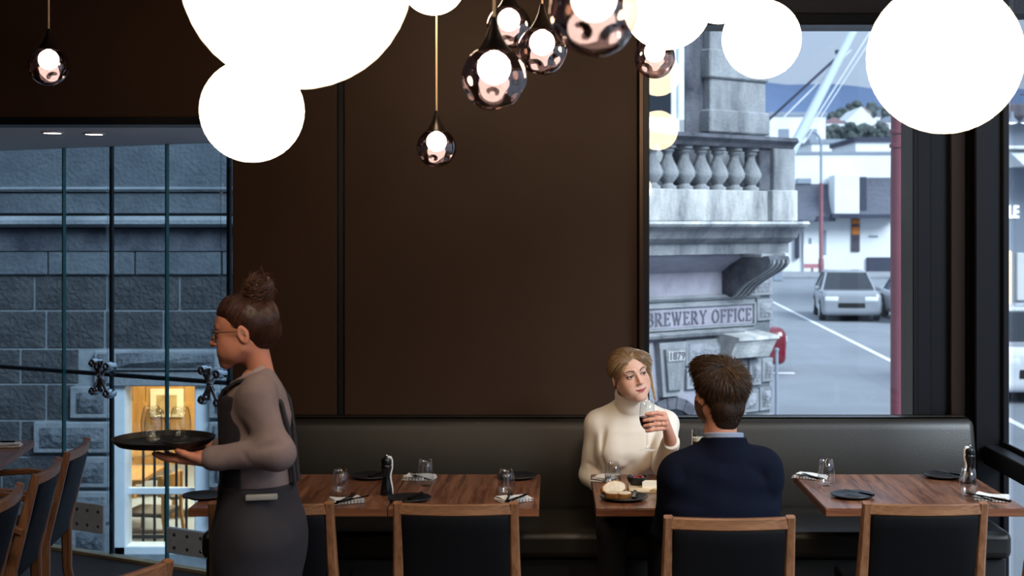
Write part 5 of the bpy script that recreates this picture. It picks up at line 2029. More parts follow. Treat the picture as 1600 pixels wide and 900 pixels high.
def head_prims(male=False, neck_to=(0, 0.05, -0.2), neck_r=0.05):
    j = 1.08 if male else 1.0
    P = [ell((0, 0.016, 0.032), (0.074, 0.092, 0.077), 0.02),
         ell((0, -0.022, -0.022), (0.060, 0.062, 0.078), 0.03),
         ell((0, -0.046, 0.034), (0.056, 0.040, 0.042), 0.025)]
    for s in (-1, 1):
        P.append(seg((s * 0.050 * j, 0.004, -0.052), (s * 0.014, -0.064, -0.096), 0.020, 0.017, 0.025))
        P.append(ell((s * 0.036, -0.056, -0.028), (0.024, 0.022, 0.024), 0.022))
        P.append(ell((s * 0.040, -0.034, -0.054), (0.024, 0.030, 0.034), 0.025))
        P.append(ell((s * 0.028, -0.066, -0.058), (0.024, 0.019, 0.028), 0.02))
    P += [ell((0, -0.071, -0.098), (0.019 * j, 0.016, 0.015), 0.018),
          ell((0, -0.070, -0.066), (0.028, 0.019, 0.028), 0.018)]
    for s in (-1, 1):
        P.append(ell((s * 0.031, -0.097, 0.002), (0.0165, 0.017, 0.0115), 0.012, None, '-'))
        P.append(seg((s * 0.012, -0.086, 0.021), (s * 0.045, -0.072, 0.022), 0.0065, 0.006, 0.012))
    P += [seg((0, -0.084, 0.012), (0, -0.106, -0.029), 0.0062, 0.0086, 0.010),
          ell((0, -0.107, -0.031), (0.0092, 0.0088, 0.0080), 0.007)]
    for s in (-1, 1):
        P.append(ell((s * 0.0105, -0.096, -0.034), (0.0062, 0.0080, 0.0058), 0.006))
        P.append(ell((s * 0.006, -0.104, -0.0405), (0.0034, 0.005, 0.003), 0.002, None, '-'))
        # eyelids: a shell over the eyeball, opened by an almond slit
        P.append(ell((s * 0.031, -0.0735, 0.002), (0.0152, 0.0142, 0.0135), 0.005))
        P.append(ell((s * 0.031, -0.090, 0.0012), (0.0140, 0.010, 0.0058), 0.002, None, '-'))
        P.append(ell((s * 0.031, -0.0735, 0.002), 0.0112, 0.002, None, '-'))
    P += [seg((-0.015, -0.0860, -0.0612), (0, -0.0895, -0.0610), 0.0040, 0.0048, 0.005), seg((0.015, -0.0860, -0.0612), (0, -0.0895, -0.0610), 0.0040, 0.0048, 0.005),
          seg((-0.023, -0.080, -0.0620), (-0.010, -0.0865, -0.0680), 0.0030, 0.0050, 0.005), seg((0.023, -0.080, -0.0620), (0.010, -0.0865, -0.0680), 0.0030, 0.0050, 0.005),
          seg((-0.010, -0.087, -0.0695), (0.010, -0.087, -0.0695), 0.0052, 0.0052, 0.005),
          seg((-0.022, -0.090, -0.0650), (0.022, -0.090, -0.0650), 0.0016, 0.0016, 0.003)[:-1] + ('-',)]
    for s in (-1, 1):
        Rr = Euler((0.25, 0, s * 0.35)).to_matrix()
        P.append(ell((s * 0.076, 0.014, -0.008), (0.0075, 0.018, 0.031), 0.008, Rr))
        P.append(ell((s * 0.084, 0.010, -0.006), (0.005, 0.010, 0.019), 0.004, Rr, '-'))
    P.append(seg((0, 0.030, -0.05), neck_to, neck_r * 1.02, neck_r, 0.03))
    return P


def head_colors(V, base, lip, brow, beard=None, flush='#c06a54'):
    x, y, z = V.T
    c = np.repeat(lin(base)[None], len(V), 0)
    ax = np.abs(x)
    front = y < -0.045
    ch = np.exp(-(((ax - 0.040) / 0.020) ** 2 + ((z + 0.030) / 0.020) ** 2)) * front
    c = mix(c, lin(flush), 0.35 * ch)
    nz = np.exp(-((x / 0.013) ** 2 + ((z + 0.032) / 0.012) ** 2)) * (y < -0.09)
    c = mix(c, lin(flush), 0.22 * nz)
    if beard is not None:
        b = (z < -0.030) & (y < 0.02) & (z > -0.125) & ((ax > 0.022) | (z < -0.075) | ((z < -0.045) & (z > -0.056)))
        c = mix(c, lin(beard), np.where(b, 0.85, 0.0))
    zs_ = z - 12.0 * ax ** 2
    lu = ((x / 0.0262) ** 2 + ((zs_ + 0.0665) / (0.0085 - 0.10 * ax)) ** 2 < 1) & (y < -0.074)
    c = mix(c, lin(lip), np.where(lu, 0.85, 0.0))
    ln = (ax < 0.025) & (np.abs(zs_ + 0.0660) < 0.0011) & (y < -0.07)
    c = mix(c, lin('#3c1512'), np.where(ln, 0.9, 0.0))
    t = (ax - 0.013) / 0.036
    zc = 0.0205 + 0.0065 * np.sin(np.clip(t, 0, 1) * PI * 0.75)
    th = 0.0047 * (1 - 0.55 * np.clip(t, 0, 1))
    bw = (t > 0) & (t < 1) & (np.abs(z - zc) < th) & (y < -0.05)
    c = mix(c, lin(brow), np.where(bw, 0.85, 0.0))
    # lashes and lid line round the almond opening
    ex, ez = (ax - 0.031) / 0.0150, (z - 0.0022) / 0.0064
    rr = ex ** 2 + ez ** 2
    ls = (rr < 1.25) & (y < -0.066) & (ez > -0.3)
    c = mix(c, lin('#2a1813'), np.where(ls, 0.85, 0.0))
    ls2 = (rr < 1.1) & (y < -0.066) & (ez <= -0.3)
    c = mix(c, lin('#7a4a3c'), np.where(ls2, 0.6, 0.0))
    return c


def eye_mesh(gaze, iris='#5a4632'):
    b = bmesh.new()
    bmesh.ops.create_uvsphere(b, u_segments=32, v_segments=24, radius=0.0124)
    V = np.array([v.co[:] for v in b.verts])
    me = bpy.data.meshes.new('eye')
    b.to_mesh(me)
    b.free()
    g = np.array(gaze, float)
    g /= np.linalg.norm(g)
    # rotate so a pole points along the gaze: fine rings at pupil and iris
    q = Vector((0, 0, 1)).rotation_difference(Vector(g)).to_matrix()
    V = V @ np.array(q).T
    me.vertices.foreach_set('co', V.astype(np.float32).ravel())
    d = np.degrees(np.arccos(np.clip((V @ g) / 0.0124, -1, 1)))
    c = np.repeat(lin('#e6dfd8')[None], len(V), 0)
    c[d < 34] = lin('#2c221a')
    c[d < 27] = lin(iris)
    c[d < 14] = lin('#050505')
    a = me.color_attributes.new('Col', 'FLOAT_COLOR', 'POINT')
    cc = np.ones((len(V), 4), np.float32)
    cc[:, :3] = c
    a.data.foreach_set('color', cc.ravel())
    me.materials.append(EYEM)
    me.polygons.foreach_set('use_smooth', [True] * len(me.polygons))
    return me


def hand_prims(K, F, wrist, thumb, pw=0.021):
    """K knuckles, F finger joint lists, wrist point, thumb joint list (all world points); palm bones blend into one mass"""
    P = []
    w = np.array(wrist, float)
    for k in K:
        P.append(seg(w * 0.85 + np.array(k) * 0.15, k, pw, 0.0115, 0.012))
    for k, f in zip(K, F):
        pts = [k] + list(f)
        rs = [0.0100, 0.0090, 0.0081, 0.0068]
        for i in range(len(pts) - 1):
            P.append(seg(pts[i], pts[i + 1], rs[i], rs[i + 1], 0.0035))
    rs = [0.0155, 0.0125, 0.0105, 0.0080]
    for i in range(len(thumb) - 1):
        P.append(seg(thumb[i], thumb[i + 1], rs[i], rs[i + 1], 0.006))
    return P


def curl_hand(wrist, fwd, side, palm, curl=0.5, s=1.0):
    """joint lists for a relaxed hand: fwd along the fingers, side towards the thumb, palm = the way the palm faces"""
    w, f, sd, pn = [np.array(Vector(v).normalized()) if i else np.array(v, float) for i, v in enumerate((wrist, fwd, side, palm))]
    ks, fs = [], []
    for x, l, ln in ((0.028, 0.086, (0.042, 0.026, 0.021)), (0.009, 0.090, (0.046, 0.029, 0.022)), (-0.010, 0.086, (0.043, 0.027, 0.021)), (-0.028, 0.076, (0.033, 0.020, 0.019))):
        k = w + s * (f * l + sd * x)
        ks.append(k)
        p, js, a = k, [], 0.0
        for i, L in enumerate(ln):
            a += curl * (0.7, 1.0, 0.7)[i]
            p = p + s * L * (f * math.cos(a) + pn * math.sin(a) + sd * x * 1.2)
            js.append(p)
        fs.append(js)
    th = [w + s * (f * 0.020 + sd * 0.016), w + s * (f * 0.045 + sd * 0.044 + pn * 0.014), w + s * (f * 0.072 + sd * 0.054 + pn * 0.026), w + s * (f * 0.094 + sd * 0.052 + pn * 0.036)]
    return ks, fs, th


def simple_col(V, h):
    return np.repeat(lin(h)[None], len(V), 0)


def person(name, label, base, body_parts, loc):
    """one continuous body mesh (skin) at the figure's base point; returns the object, whose children carry hair, clothes, eyes"""
    V, Q, C = join_parts(body_parts)
    me = np_mesh(name, V - np.array(loc), Q, C)
    o = obj(name, me, SKIN, None, 'all', loc)
    return tag(o, label, 'person')


def child(p, name, V, Q, mat, C=None, label=None, smooth='all'):
    loc = np.array(p.location)
    return obj(name, np_mesh(name, V - loc, Q, C), mat, p, smooth, (0, 0, 0), label)


def cloth(p, name, prims, res, mat, disp=None, clip=None, label=None):
    V, Q = sdf(prims, res, disp, clip)
    return child(p, name, V, Q, mat, None, label)


def limb(a, b, c, ra, rb, rc, k=0.03):
    return [seg(a, b, ra, rb, k), seg(b, c, rb, rc, k)]


def V3(*a):
    return np.array(a, float)


knit_cream = plain('cream_fine_knit', '#eee2d3', 0.85, sheen=0.15, bump=0.12, bscale=420)
black_cloth = plain('black_trousers', '#0d0c0d', 0.8)
navy_knit = plain('navy_knit', '#0a0f1f', 0.9, spec=0.12, noise=0.10, nscale=10, bump=0.12, bscale=420)
shirt_blue = plain('pale_blue_shirt', '#848da2', 0.8)

# ================= the woman on the banquette
cx = 0.342
base = (cx, 6.08, 0.0)
HM = Matrix.Translation((0.330, 6.015, 1.170)) @ Matrix.Rotation(math.radians(-13), 4, 'Y') @ Matrix.Rotation(math.radians(4), 4, 'X') @ Matrix.Rotation(math.radians(20), 4, 'Z')
hs = 0.98
HMs = HM @ Matrix.Scale(hs, 4)
V, Q = sdf(head_prims(False, (0, 0.055, -0.19), 0.046), 0.0021)
hc = head_colors(V, '#eabba4', '#b85660', '#4c3524')
headW = (xf(V, HMs), Q, hc)
sh_r, sh_l = V3(.203, 6.12, .943), V3(.487, 6.10, .943)
el_r, wr_r = V3(.168, 6.15, .715), V3(.245, 6.045, .645)
el_l, wr_l = V3(.474, 5.935, .792), V3(.482, 5.735, .925)
gl = Vector((0.381, 5.655, 1.032))
kn = [(.448, 5.640, 1.048), (.453, 5.632, 1.030), (.455, 5.634, 1.011), (.455, 5.642, .993)]


def arc(z0, z1, degs, rs):
    return [(gl.x + r * math.cos(math.radians(d)), gl.y + r * math.sin(math.radians(d)), z0 + (z1 - z0) * i / 2) for i, (d, r) in enumerate(zip(degs, rs))]


Fg = [arc(1.056, 1.052, (-42, -72, -98), (.053, .044, .0420)), arc(1.033, 1.026, (-46, -80, -112), (.053, .043, .0405)),
      arc(1.012, 1.004, (-46, -80, -110), (.052, .041, .0375)), arc(.992, .984, (-42, -72, -96), (.050, .040, .0350))]
tmb = [(.470, 5.705, .965), (.450, 5.690, 1.005), (.420, 5.698, 1.028), (.394, 5.699, 1.040)]
hp = hand_prims([V3(*k) for k in kn], [[V3(*q) for q in f] for f in Fg], wr_l, [V3(*q) for q in tmb], 0.020)
hp.append(seg(wr_l, el_l + 0.55 * (wr_l - el_l), 0.0235, 0.028, 0.015))
V, Q = sdf(hp, 0.0019)
hc_ = simple_col(V, '#d99e86')
tips = np.min([np.linalg.norm(V - np.array(f[2]), axis=1) for f in Fg], axis=0)
hc_ = mix(hc_, lin('#c96f60'), 0.4 * np.exp(-(tips / 0.010) ** 2))
hand_l = (V, Q, hc_)
ks, fs, th = curl_hand(wr_r, (0.35, -0.85, -0.25), (0.8, 0.4, 0), (0, 0, -1), 0.35, 0.95)
V, Q = sdf(hand_prims(ks, fs, wr_r, th, 0.02) + [seg(wr_r, wr_r * .6 + el_r * .4, .023, .028, .015)], 0.0028)
hand_r = (V, Q, simple_col(V, '#d99e86'))
hips = V3(cx, 6.17, .635)
torso = [seg(hips, (cx, 6.125, .86), .125, .115, .05, (1, .72)), seg(sh_r, sh_l, .05, .05, .04), seg((.345, 6.10, .97), (.345, 6.07, 1.06), .05, .045, .04)]
legs = []
for s in (-1, 1):
    hp_, kn_, an_ = V3(cx + s * .085, 6.12, .605), V3(cx + s * .10, 5.70, .565), V3(cx + s * .10, 5.74, .09)
    legs.append((hp_, kn_, an_))
lw = []
for a, b_, c in legs:
    lw += [seg(a, b_, .07, .05, .03), seg(b_, c, .048, .032, .02)]
V, Q = sdf(torso + limb(sh_r, el_r, wr_r, .040, .033, .022) + limb(sh_l, el_l, wr_l, .040, .033, .022) + lw, 0.009)
bodyW = (V, Q, simple_col(V, '#e0ab92'))
woman = person('person', 'woman in a cream roll-neck jumper holding up a glass of red wine', base, [headW, hand_l, hand_r, bodyW], base)

sw = [seg(hips + V3(0, 0, .03), (cx + .003, 6.125, .86), .172, .150, .06, (1, .66)), seg((cx, 6.12, .84), (cx, 6.115, .95), .150, .115, .05, (1, .66)),
      seg(sh_r, sh_l, .060, .060, .05), seg((cx, 6.10, .955), (cx - .002, 6.085, 1.000), .088, .056, .05)]
for s in (-1, 1):
    sw.append(ell((cx + s * .070, 6.058, .845), (.066, .050, .066), .07))
sw += [seg(sh_r, el_r, .060, .049, .012), seg(el_r, wr_r, .049, .037, .02)]
sw2 = [seg(sh_l, el_l, .060, .052, .012), seg(el_l, wr_l, .053, .0345, .02), seg(wr_l + .12 * (el_l - wr_l), wr_l, .036, .034, .01)]
neck_a = np.array(HMs @ Vector((0.0, 0.032, -0.080)))
neck_b = V3(.346, 6.085, 1.005)
nax = (neck_a - neck_b) / np.linalg.norm(neck_a - neck_b)
sw += [seg(neck_b - .02 * nax, neck_a + .03 * nax, .0635, .0600, .016), seg(neck_b + .030 * nax, neck_a + .03 * nax, .0715, .0675, .003)]
fl_ = folds([((.215, 6.03, .93), (.225, 6.04, .75), .010, .014), ((.235, 6.03, .70), (.42, 6.02, .86), .006, .018), ((.25, 6.02, .80), (.33, 6.0, .76), -.005, .02),
             ((.30, 6.03, .70), (.45, 6.0, .80), -.006, .02), ((.16, 6.1, .77), (.21, 6.1, .74), .006, .012), ((.465, 6.05, .92), (.44, 6.02, .80), .008, .014),
             ((.50, 5.90, .82), (.45, 5.87, .84), .006, .010), ((.50, 5.93, .85), (.46, 5.90, .88), .006, .012), ((.27, 6.02, 1.0), (.30, 6.0, .97), .004, .012)])
wv_ = waves(0.0012, (26, 40), 4)
hd = lambda X, Y, Z: fl_(X, Y, Z) + wv_(X, Y, Z)
def opening(X, Y, Z):
    px, py, pz = X - neck_a[0], Y - neck_a[1], Z - neck_a[2]
    u_ = px * nax[0] + py * nax[1] + pz * nax[2]
    rad = np.sqrt(np.maximum(px * px + py * py + pz * pz - u_ * u_, 0))
    return np.maximum(np.maximum(.053 - rad, -.03 - u_) * 0 + np.where(u_ > -.035, .053 - rad, -1), u_)

wl_ = (wr_l - el_l) / np.linalg.norm(wr_l - el_l)
cuff = lambda X, Y, Z: np.minimum((X - wr_l[0]) * wl_[0] + (Y - wr_l[1]) * wl_[1] + (Z - wr_l[2]) * wl_[2] - 0.004, 0.10 - np.sqrt((X - wr_l[0]) ** 2 + (Y - wr_l[1]) ** 2 + (Z - wr_l[2]) ** 2))
hem = lambda X, Y, Z: (0.60 + 0.02 * np.sin(X * 14)) - Z
swt = cloth(woman, 'roll_neck_jumper', sw + sw2, 0.0048, knit_cream, hd, lambda X, Y, Z: np.maximum(np.maximum(opening(X, Y, Z), cuff(X, Y, Z)), hem(X, Y, Z)))
tr = [seg(hips + V3(0, 0.02, -.03), hips + V3(0, -.02, .03), .165, .168, .05, (1, .72))]
for a, b_, c in legs:
    tr += [seg(a, b_, .082, .062, .04), seg(b_, c, .060, .046, .02)]
cloth(woman, 'trousers', tr, 0.009, black_cloth, None, lambda X, Y, Z: 0.545 - Z - 10 * (Y < 5.82))
for a, b_, c in legs:
    V, Q = sdf([seg((c[0], c[1] + .03, .05), (c[0], c[1] - .14, .032), .042, .034, .02), seg(c, (c[0], c[1] + .02, .05), .038, .04, .02)], 0.006, None, lambda X, Y, Z: -Z)
    child(woman, 'shoe', V, Q, plain('black_shoe', '#0c0b0b', 0.4))
for s in (-1, 1):
    o = obj('eye', eye_mesh((0.10, -1, 0.06), '#3f2d20'), None, woman)
    o.matrix_local = Matrix.Translation(-Vector(base)) @ HMs @ Matrix.Translation((s * 0.031, -0.0735, 0.002))
# hair: smooth side-parted cap drawn back over the ears
cap = [ell((0, 0.022, 0.036), (0.0805, 0.096, 0.0815), 0.02), ell((0, 0.09, -0.035), (0.052, 0.045, 0.048), 0.03), ell((0.045, -0.042, 0.060), (0.040, 0.042, 0.034), 0.03), ell((-0.035, -0.032, 0.066), (0.042, 0.04, 0.028), 0.03),
       ell((0.064, -0.030, 0.018), (0.017, 0.034, 0.052), 0.02), ell((-0.068, 0.008, 0.036), (0.012, 0.026, 0.036), 0.02),
       ell((-0.090, 0.004, -0.022), (0.026, 0.030, 0.036), 0.010, None, '-'),
       ell((-0.010, -0.115, -0.012), (0.066, 0.066, 0.082), 0.016, Euler((0, 0.22, 0)).to_matrix(), '-')]
Vc, Qc = sdf(cap, 0.003, waves(0.0006, (60, 140), 9))
hair_c = simple_col(Vc, '#765a3f')
r9 = np.random.default_rng(9)
sel = r9.choice(len(Vc), 2600, replace=False)
roots = Vc[sel]
part = np.array([-0.022, -0.055, 0.10])


def w_dir(P, i):
    d = P - part
    d = d * np.array([1.0, 1.0, 1.0])
    d[:, 1] += 0.05
    nrm = P - np.array([0, 0.02, 0.03])
    nrm /= np.linalg.norm(nrm, axis=1, keepdims=True)
    d -= nrm * np.sum(d * nrm, 1, keepdims=True)
    d /= np.linalg.norm(d, axis=1, keepdims=True) + 1e-9
    d[:, 2] -= 0.15
    return P + d * 0.0085 - nrm * 0.0004


Vs, Qs, Cs = strands(roots + 0.0004 * (roots - np.array([0, .02, .03])) / 0.09, w_dir, 5, 0.0012, lin('#b3926b'), 0.5, 2)
# the loose lock falling past the viewer-side cheek
n_l = 90
u = r9.uniform(0, 1, (n_l, 2))
rt = np.stack([0.030 + 0.030 * u[:, 0], -0.078 + 0.030 * u[:, 1] * 1.2, 0.085 - 0.03 * u[:, 0]], 1)


def lock(P, i):
    tgt = np.array([[0.070, -0.050, 0.030], [0.076, -0.040, -0.005], [0.078, -0.034, -0.040], [0.076, -0.036, -0.075], [0.072, -0.045, -0.105], [0.068, -0.05, -0.13]])[i]
    j = (u - 0.5) * np.array([0.014, 0.02]) * (1 - 0.1 * i)
    q = np.repeat(tgt[None], n_l, 0)
    q[:, 0] += j[:, 0]
    q[:, 1] += j[:, 1]
    q[:, 2] += (u[:, 1] - .5) * 0.02
    return q


V2, Q2, C2 = strands(rt, lock, 6, 0.0013, lin('#c4a680'), 0.4, 3)
V, Q, C = join_parts([(Vc, Qc, hair_c), (Vs, Qs, Cs), (V2, Q2, C2)])
child(woman, 'hair', xf(V, HMs), Q, HAIRM, C, 'blonde-brown hair parted at the side and tied back')
rk, rp = np.array(kn[2]), np.array(Fg[2][0])
ring_c = rk * 0.45 + rp * 0.55
q = Vector((0, 0, 1)).rotation_difference(Vector(rp - rk)).to_matrix().to_4x4()
b = B()
b.lathe([(0.0102, -0.0012), (0.0112, 0), (0.0102, 0.0012)], 20, mat=Matrix.Translation(Vector(ring_c) - Vector(base)) @ q)
b.build('ring', plain('gold', '#d0a050', 0.2, metal=1), woman, True)

# wine glass in her hand
wg = thing('wine_glass', 'stemmed glass of red wine held by the woman in cream', 'glass', (gl.x, gl.y, 0.902))
B().lathe([(0, 0.004), (0.034, 0.0), (0.0345, 0.0015), (0.012, 0.004), (0.0045, 0.010), (0.0034, 0.03), (0.0034, 0.066), (0.0052, 0.076), (0.016, 0.084), (0.0265, 0.100), (0.0325, 0.122), (0.0330, 0.138), (0.0300, 0.168), (0.0262, 0.196),
           (0.0254, 0.196), (0.0292, 0.168), (0.0321, 0.138), (0.0316, 0.122), (0.0257, 0.101), (0.0150, 0.0858), (0, 0.081)], 40).build('glass', M['tumbler'], wg, 'all')
B().lathe([(0, 0.0815), (0.0146, 0.0864), (0.0253, 0.1015), (0.0312, 0.122), (0.0316, 0.134), (0, 0.134)], 40).build('wine', plain('red_wine', '#1c0409', 0.1), wg, True)

# ================= the man seen from behind
mx_ = 0.600
base = (mx_, 5.0, 0.0)
HM = Matrix.Translation((0.598, 5.055, 1.200)) @ Matrix.Rotation(math.radians(2), 4, 'Y') @ Matrix.Rotation(math.radians(200), 4, 'Z') @ Matrix.Rotation(math.radians(-2), 4, 'X')
HMs = HM @ Matrix.Scale(1.03, 4)
V, Q = sdf(head_prims(True, (0, 0.05, -0.22), 0.050), 0.0026)
headM = (xf(V, HMs), Q, head_colors(V, '#c98d74', '#a0605a', '#2c1d14', '#3a251a'))
sh_r, sh_l = V3(.458, 5.035, .912), V3(.746, 5.035, .928)
el_r, wr_r = V3(.422, 5.14, .775 - .08), V3(.50, 5.37, .785)
el_l, wr_l = V3(.774, 5.13, .70), V3(.68, 5.37, .785)
hips = V3(mx_, 4.99, .55)
torso = [seg(hips, (mx_, 5.03, .86), .135, .145, .05, (1, .68)), seg(sh_r, sh_l, .055, .055, .04), seg((mx_, 5.04, .97), (mx_, 5.055, 1.08), .06, .055, .04)]
legs = [(V3(mx_ + s * .09, 5.03, .545), V3(mx_ + s * .12, 5.43, .52), V3(mx_ + s * .12, 5.40, .09)) for s in (-1, 1)]
lw = []
for a, b_, c in legs:
    lw += [seg(a, b_, .075, .052, .03), seg(b_, c, .050, .036, .02)]
V, Q = sdf(torso + limb(sh_r, el_r, wr_r, .045, .038, .026) + limb(sh_l, el_l, wr_l, .045, .038, .026) + lw, 0.010)
bodyM = (V, Q, simple_col(V, '#c98d74'))
hands = []
for w_, f_, sd in ((wr_r, (.35, 1, 0), (1, -.35, 0)), (wr_l, (-.35, 1, 0), (-1, -.35, 0))):
    ks, fs, th = curl_hand(w_, f_, sd, (0, 0, -1), 0.28, 1.0)
    V, Q = sdf(hand_prims(ks, fs, w_, th, 0.022), 0.003)
    hands.append((V, Q, simple_col(V, '#c98d74')))
man = person('person', 'man in a navy jumper seen from behind, dark brown hair', base, [headM, bodyM] + hands, base)
jp = [seg(hips + V3(0, 0, .02), (mx_, 5.03, .84), .178, .188, .06, (1, .64)), seg((mx_, 5.03, .80), (mx_, 5.035, .865), .186, .150, .06, (1, .60)), seg(sh_r, sh_l, .066, .066, .06),
      seg((mx_, 5.03, .945), (mx_ + .008, 5.022, .988), .095, .066, .05), seg(sh_r, el_r, .068, .056, .04), seg(el_r, wr_r, .056, .04, .03), seg(sh_l, el_l, .068, .056, .04), seg(el_l, wr_l, .056, .04, .03)]
nb = V3(mx_ + .010, 5.018, 1.045)
jp += [seg(nb - V3(0, 0, .05), nb + V3(0, 0, .06), .082, .0755, .014)]
fl_ = folds([((.46, 4.94, .95), (.44, 5.02, .78), .006, .02), ((.74, 4.94, .95), (.765, 5.02, .78), .008, .018), ((.775, 5.03, .74), (.79, 5.06, .66), .012, .014), ((.43, 5.04, .74), (.42, 5.06, .66), .010, .014),
             ((.48, 4.90, .66), (.72, 4.90, .69), .005, .02), ((.50, 4.9, .60), (.70, 4.9, .61), -.006, .02), ((.53, 4.93, .99), (.47, 4.95, .93), .004, .016), ((.67, 4.93, .99), (.73, 4.95, .93), .004, .016)])
wv_ = waves(0.0016, (22, 36), 14)
opn = lambda X, Y, Z: np.maximum(np.where(Z > .99, .0690 - np.sqrt((X - nb[0]) ** 2 + (Y - nb[1] - .003) ** 2), -1), Z - 1.050 + .15 * (Y - nb[1]))
cloth(man, 'jumper', jp, 0.0055, navy_knit, lambda X, Y, Z: fl_(X, Y, Z) + wv_(X, Y, Z), lambda X, Y, Z: np.maximum(opn(X, Y, Z), 0.50 - Z))
cl = [seg(nb - V3(0, 0, .04), nb + V3(0, .004, .08), .0735, .0690, .01)]
cloth(man, 'shirt_collar', cl, 0.0035, shirt_blue, None, lambda X, Y, Z: np.maximum(.0630 - np.sqrt((X - nb[0]) ** 2 + (Y - nb[1] - .004) ** 2) + 0 * Z, Z - 1.066 + .18 * (Y - nb[1])))
tr = [seg(hips + V3(0, 0, .02), hips + V3(0, .06, .0), .15, .15, .05, (2, .6))]
for a, b_, c in legs:
    tr += [seg(a, b_, .085, .066, .04), seg(b_, c, .064, .048, .02)]
cloth(man, 'trousers', tr, 0.010, plain('dark_trousers', '#15161b', .85), None, lambda X, Y, Z: 0.482 - Z - 10 * (Y > 5.36))
for a, b_, c in legs:
    V, Q = sdf([seg((c[0], c[1] - .03, .05), (c[0], c[1] + .16, .034), .046, .036, .02), seg(c, (c[0], c[1] - .02, .05), .04, .042, .02)], 0.007, None, lambda X, Y, Z: -Z)
    child(man, 'shoe', V, Q, plain('brown_shoe', '#20140e', 0.4))
for s in (-1, 1):
    o = obj('eye', eye_mesh((0.0, -1, 0.0)), None, man)
    o.matrix_local = Matrix.Translation(-Vector(base)) @ HMs @ Matrix.Translation((s * 0.031, -0.0735, 0.002))
cap = [ell((0, 0.022, 0.040), (0.083, 0.099, 0.083), 0.02), ell((0, -0.030, 0.085), (0.066, 0.062, 0.038), 0.03), ell((0.03, -0.06, 0.092), (0.04, 0.035, 0.032), 0.03), ell((0, 0.075, -0.035), (0.060, 0.040, 0.052), 0.03), ell((0, 0.072, -0.078), (0.044, 0.026, 0.036), 0.02),
       ell((0, -0.105, -0.030), (0.085, 0.080, 0.090), 0.012, None, '-'), ell((0.09, 0.002, -0.040), (0.035, 0.032, 0.046), 0.010, None, '-'), ell((-0.09, 0.002, -0.040), (0.035, 0.032, 0.046), 0.010, None, '-')]
Vc, Qc = sdf(cap, 0.0035, waves(0.0018, (45, 80), 5))
cap_c = simple_col(Vc, '#2c1d13')
r9 = np.random.default_rng(19)
sel = r9.choice(len(Vc), min(len(Vc), 7000), replace=False)
roots = Vc[sel] * 1.006
crown = np.array([0.012, 0.075, 0.105])
rj = r9.normal(0, 0.15, (len(roots), 3))
lift0 = r9.uniform(0.0, 0.0016, (len(roots), 1))


def m_dir(P, i):
    d = P - crown
    sw_ = np.stack([-d[:, 1], d[:, 0], 0 * d[:, 0]], 1)
    nrm = P - np.array([0, 0.02, 0.025])
    nrm /= np.linalg.norm(nrm, axis=1, keepdims=True)
    d = d + 0.55 * sw_ * np.exp(-np.linalg.norm(d, axis=1, keepdims=True) / 0.06)
    d -= nrm * np.sum(d * nrm, 1, keepdims=True)
    d /= np.linalg.norm(d, axis=1, keepdims=True) + 1e-9
    top = np.clip((P[:, 2:3] - 0.02) / 0.07, 0, 1)
    d = d + rj * (0.5 + 0.5 * top)
    return P + d * 0.0075 + nrm * (lift0 * (0.6 + 1.4 * top) + 0.0005 - 0.0008 * (i > 3))


Vs, Qs, Cs = strands(roots, m_dir, 5, 0.0011, lin('#45301f'), 0.6, 22)
V, Q, C = join_parts([(Vc, Qc, cap_c), (Vs, Qs, Cs)])
child(man, 'hair', xf(V, HMs), Q, HAIRM, C, 'tousled dark brown hair')

# ================= the waitress walking with a tray
def wp(px, py, Y=4.6):
    return np.array(at(px, py, Y))


base = (px_x(395, 4.6), 4.6, 0.0)
HM = Matrix.Translation(Vector(wp(381, 517))) @ Matrix.Rotation(math.radians(-90), 4, 'Z') @ Matrix.Rotation(math.radians(6), 4, 'X')
HMs = HM @ Matrix.Scale(1.0, 4)
V, Q = sdf(head_prims(False, (0, 0.045, -0.165), 0.041), 0.0024)
headS = (xf(V, HMs), Q, head_colors(V, '#c08068', '#a0504a', '#3c2418', None, '#b0604c'))
sl, sr = wp(402, 618, 4.47), wp(398, 612, 4.75)
el, wl2 = wp(432, 706, 4.42), wp(322, 716, 4.42)
er, wr2 = wp(420, 700, 4.80), wp(330, 700, 4.72)
hips = wp(405, 778)
chest = wp(398, 640)
nbase = wp(402, 592)
kL, aL = V3(base[0] - .07, 4.54, .50), V3(base[0] - .20, 4.53, .10)
kR, aR = V3(base[0] + .03, 4.66, .50), V3(base[0] + .24, 4.67, .15)
hL, hR = hips + V3(0, -.072, -.05), hips + V3(0, .072, -.05)
torso = [seg(hips, chest, .11, .10, .05, (0, .8)), seg(sl, sr, .045, .045, .04), seg(chest, nbase, .07, .045, .04)]
V, Q = sdf(torso + limb(sl, el, wl2, .038, .031, .022) + limb(sr, er, wr2, .038, .031, .022) + limb(hL, kL, aL, .07, .048, .033) + limb(hR, kR, aR, .07, .048, .033), 0.009)
bodyS = (V, Q, simple_col(V, '#c08068'))
hands = []
tray_c = Vector(wp(256, 693, 4.52))
for w_, f_, sd, pn, cu in ((wl2, (-1, .18, -.06), (.1, -1, .0), (0, .2, 1), 0.16), (wr2, (-1, -.25, .05), (0, 1, .2), (0, -.2, 1), 0.3)):
    ks, fs, th = curl_hand(w_, f_, sd, pn, cu, 0.95)
    V, Q = sdf(hand_prims(ks, fs, w_, th, 0.02) + [seg(w_, w_ + V3(.06, 0, 0), .022, .026, .01)], 0.0024)
    hands.append((V, Q, simple_col(V, '#c07f68')))
wait = person('person', 'waitress in glasses and dark apron walking with a black tray', base, [headS, bodyS] + hands, base)
shirt_m = plain('taupe_shirt', '#7d6c6b', 0.85, noise=0.1, nscale=14)
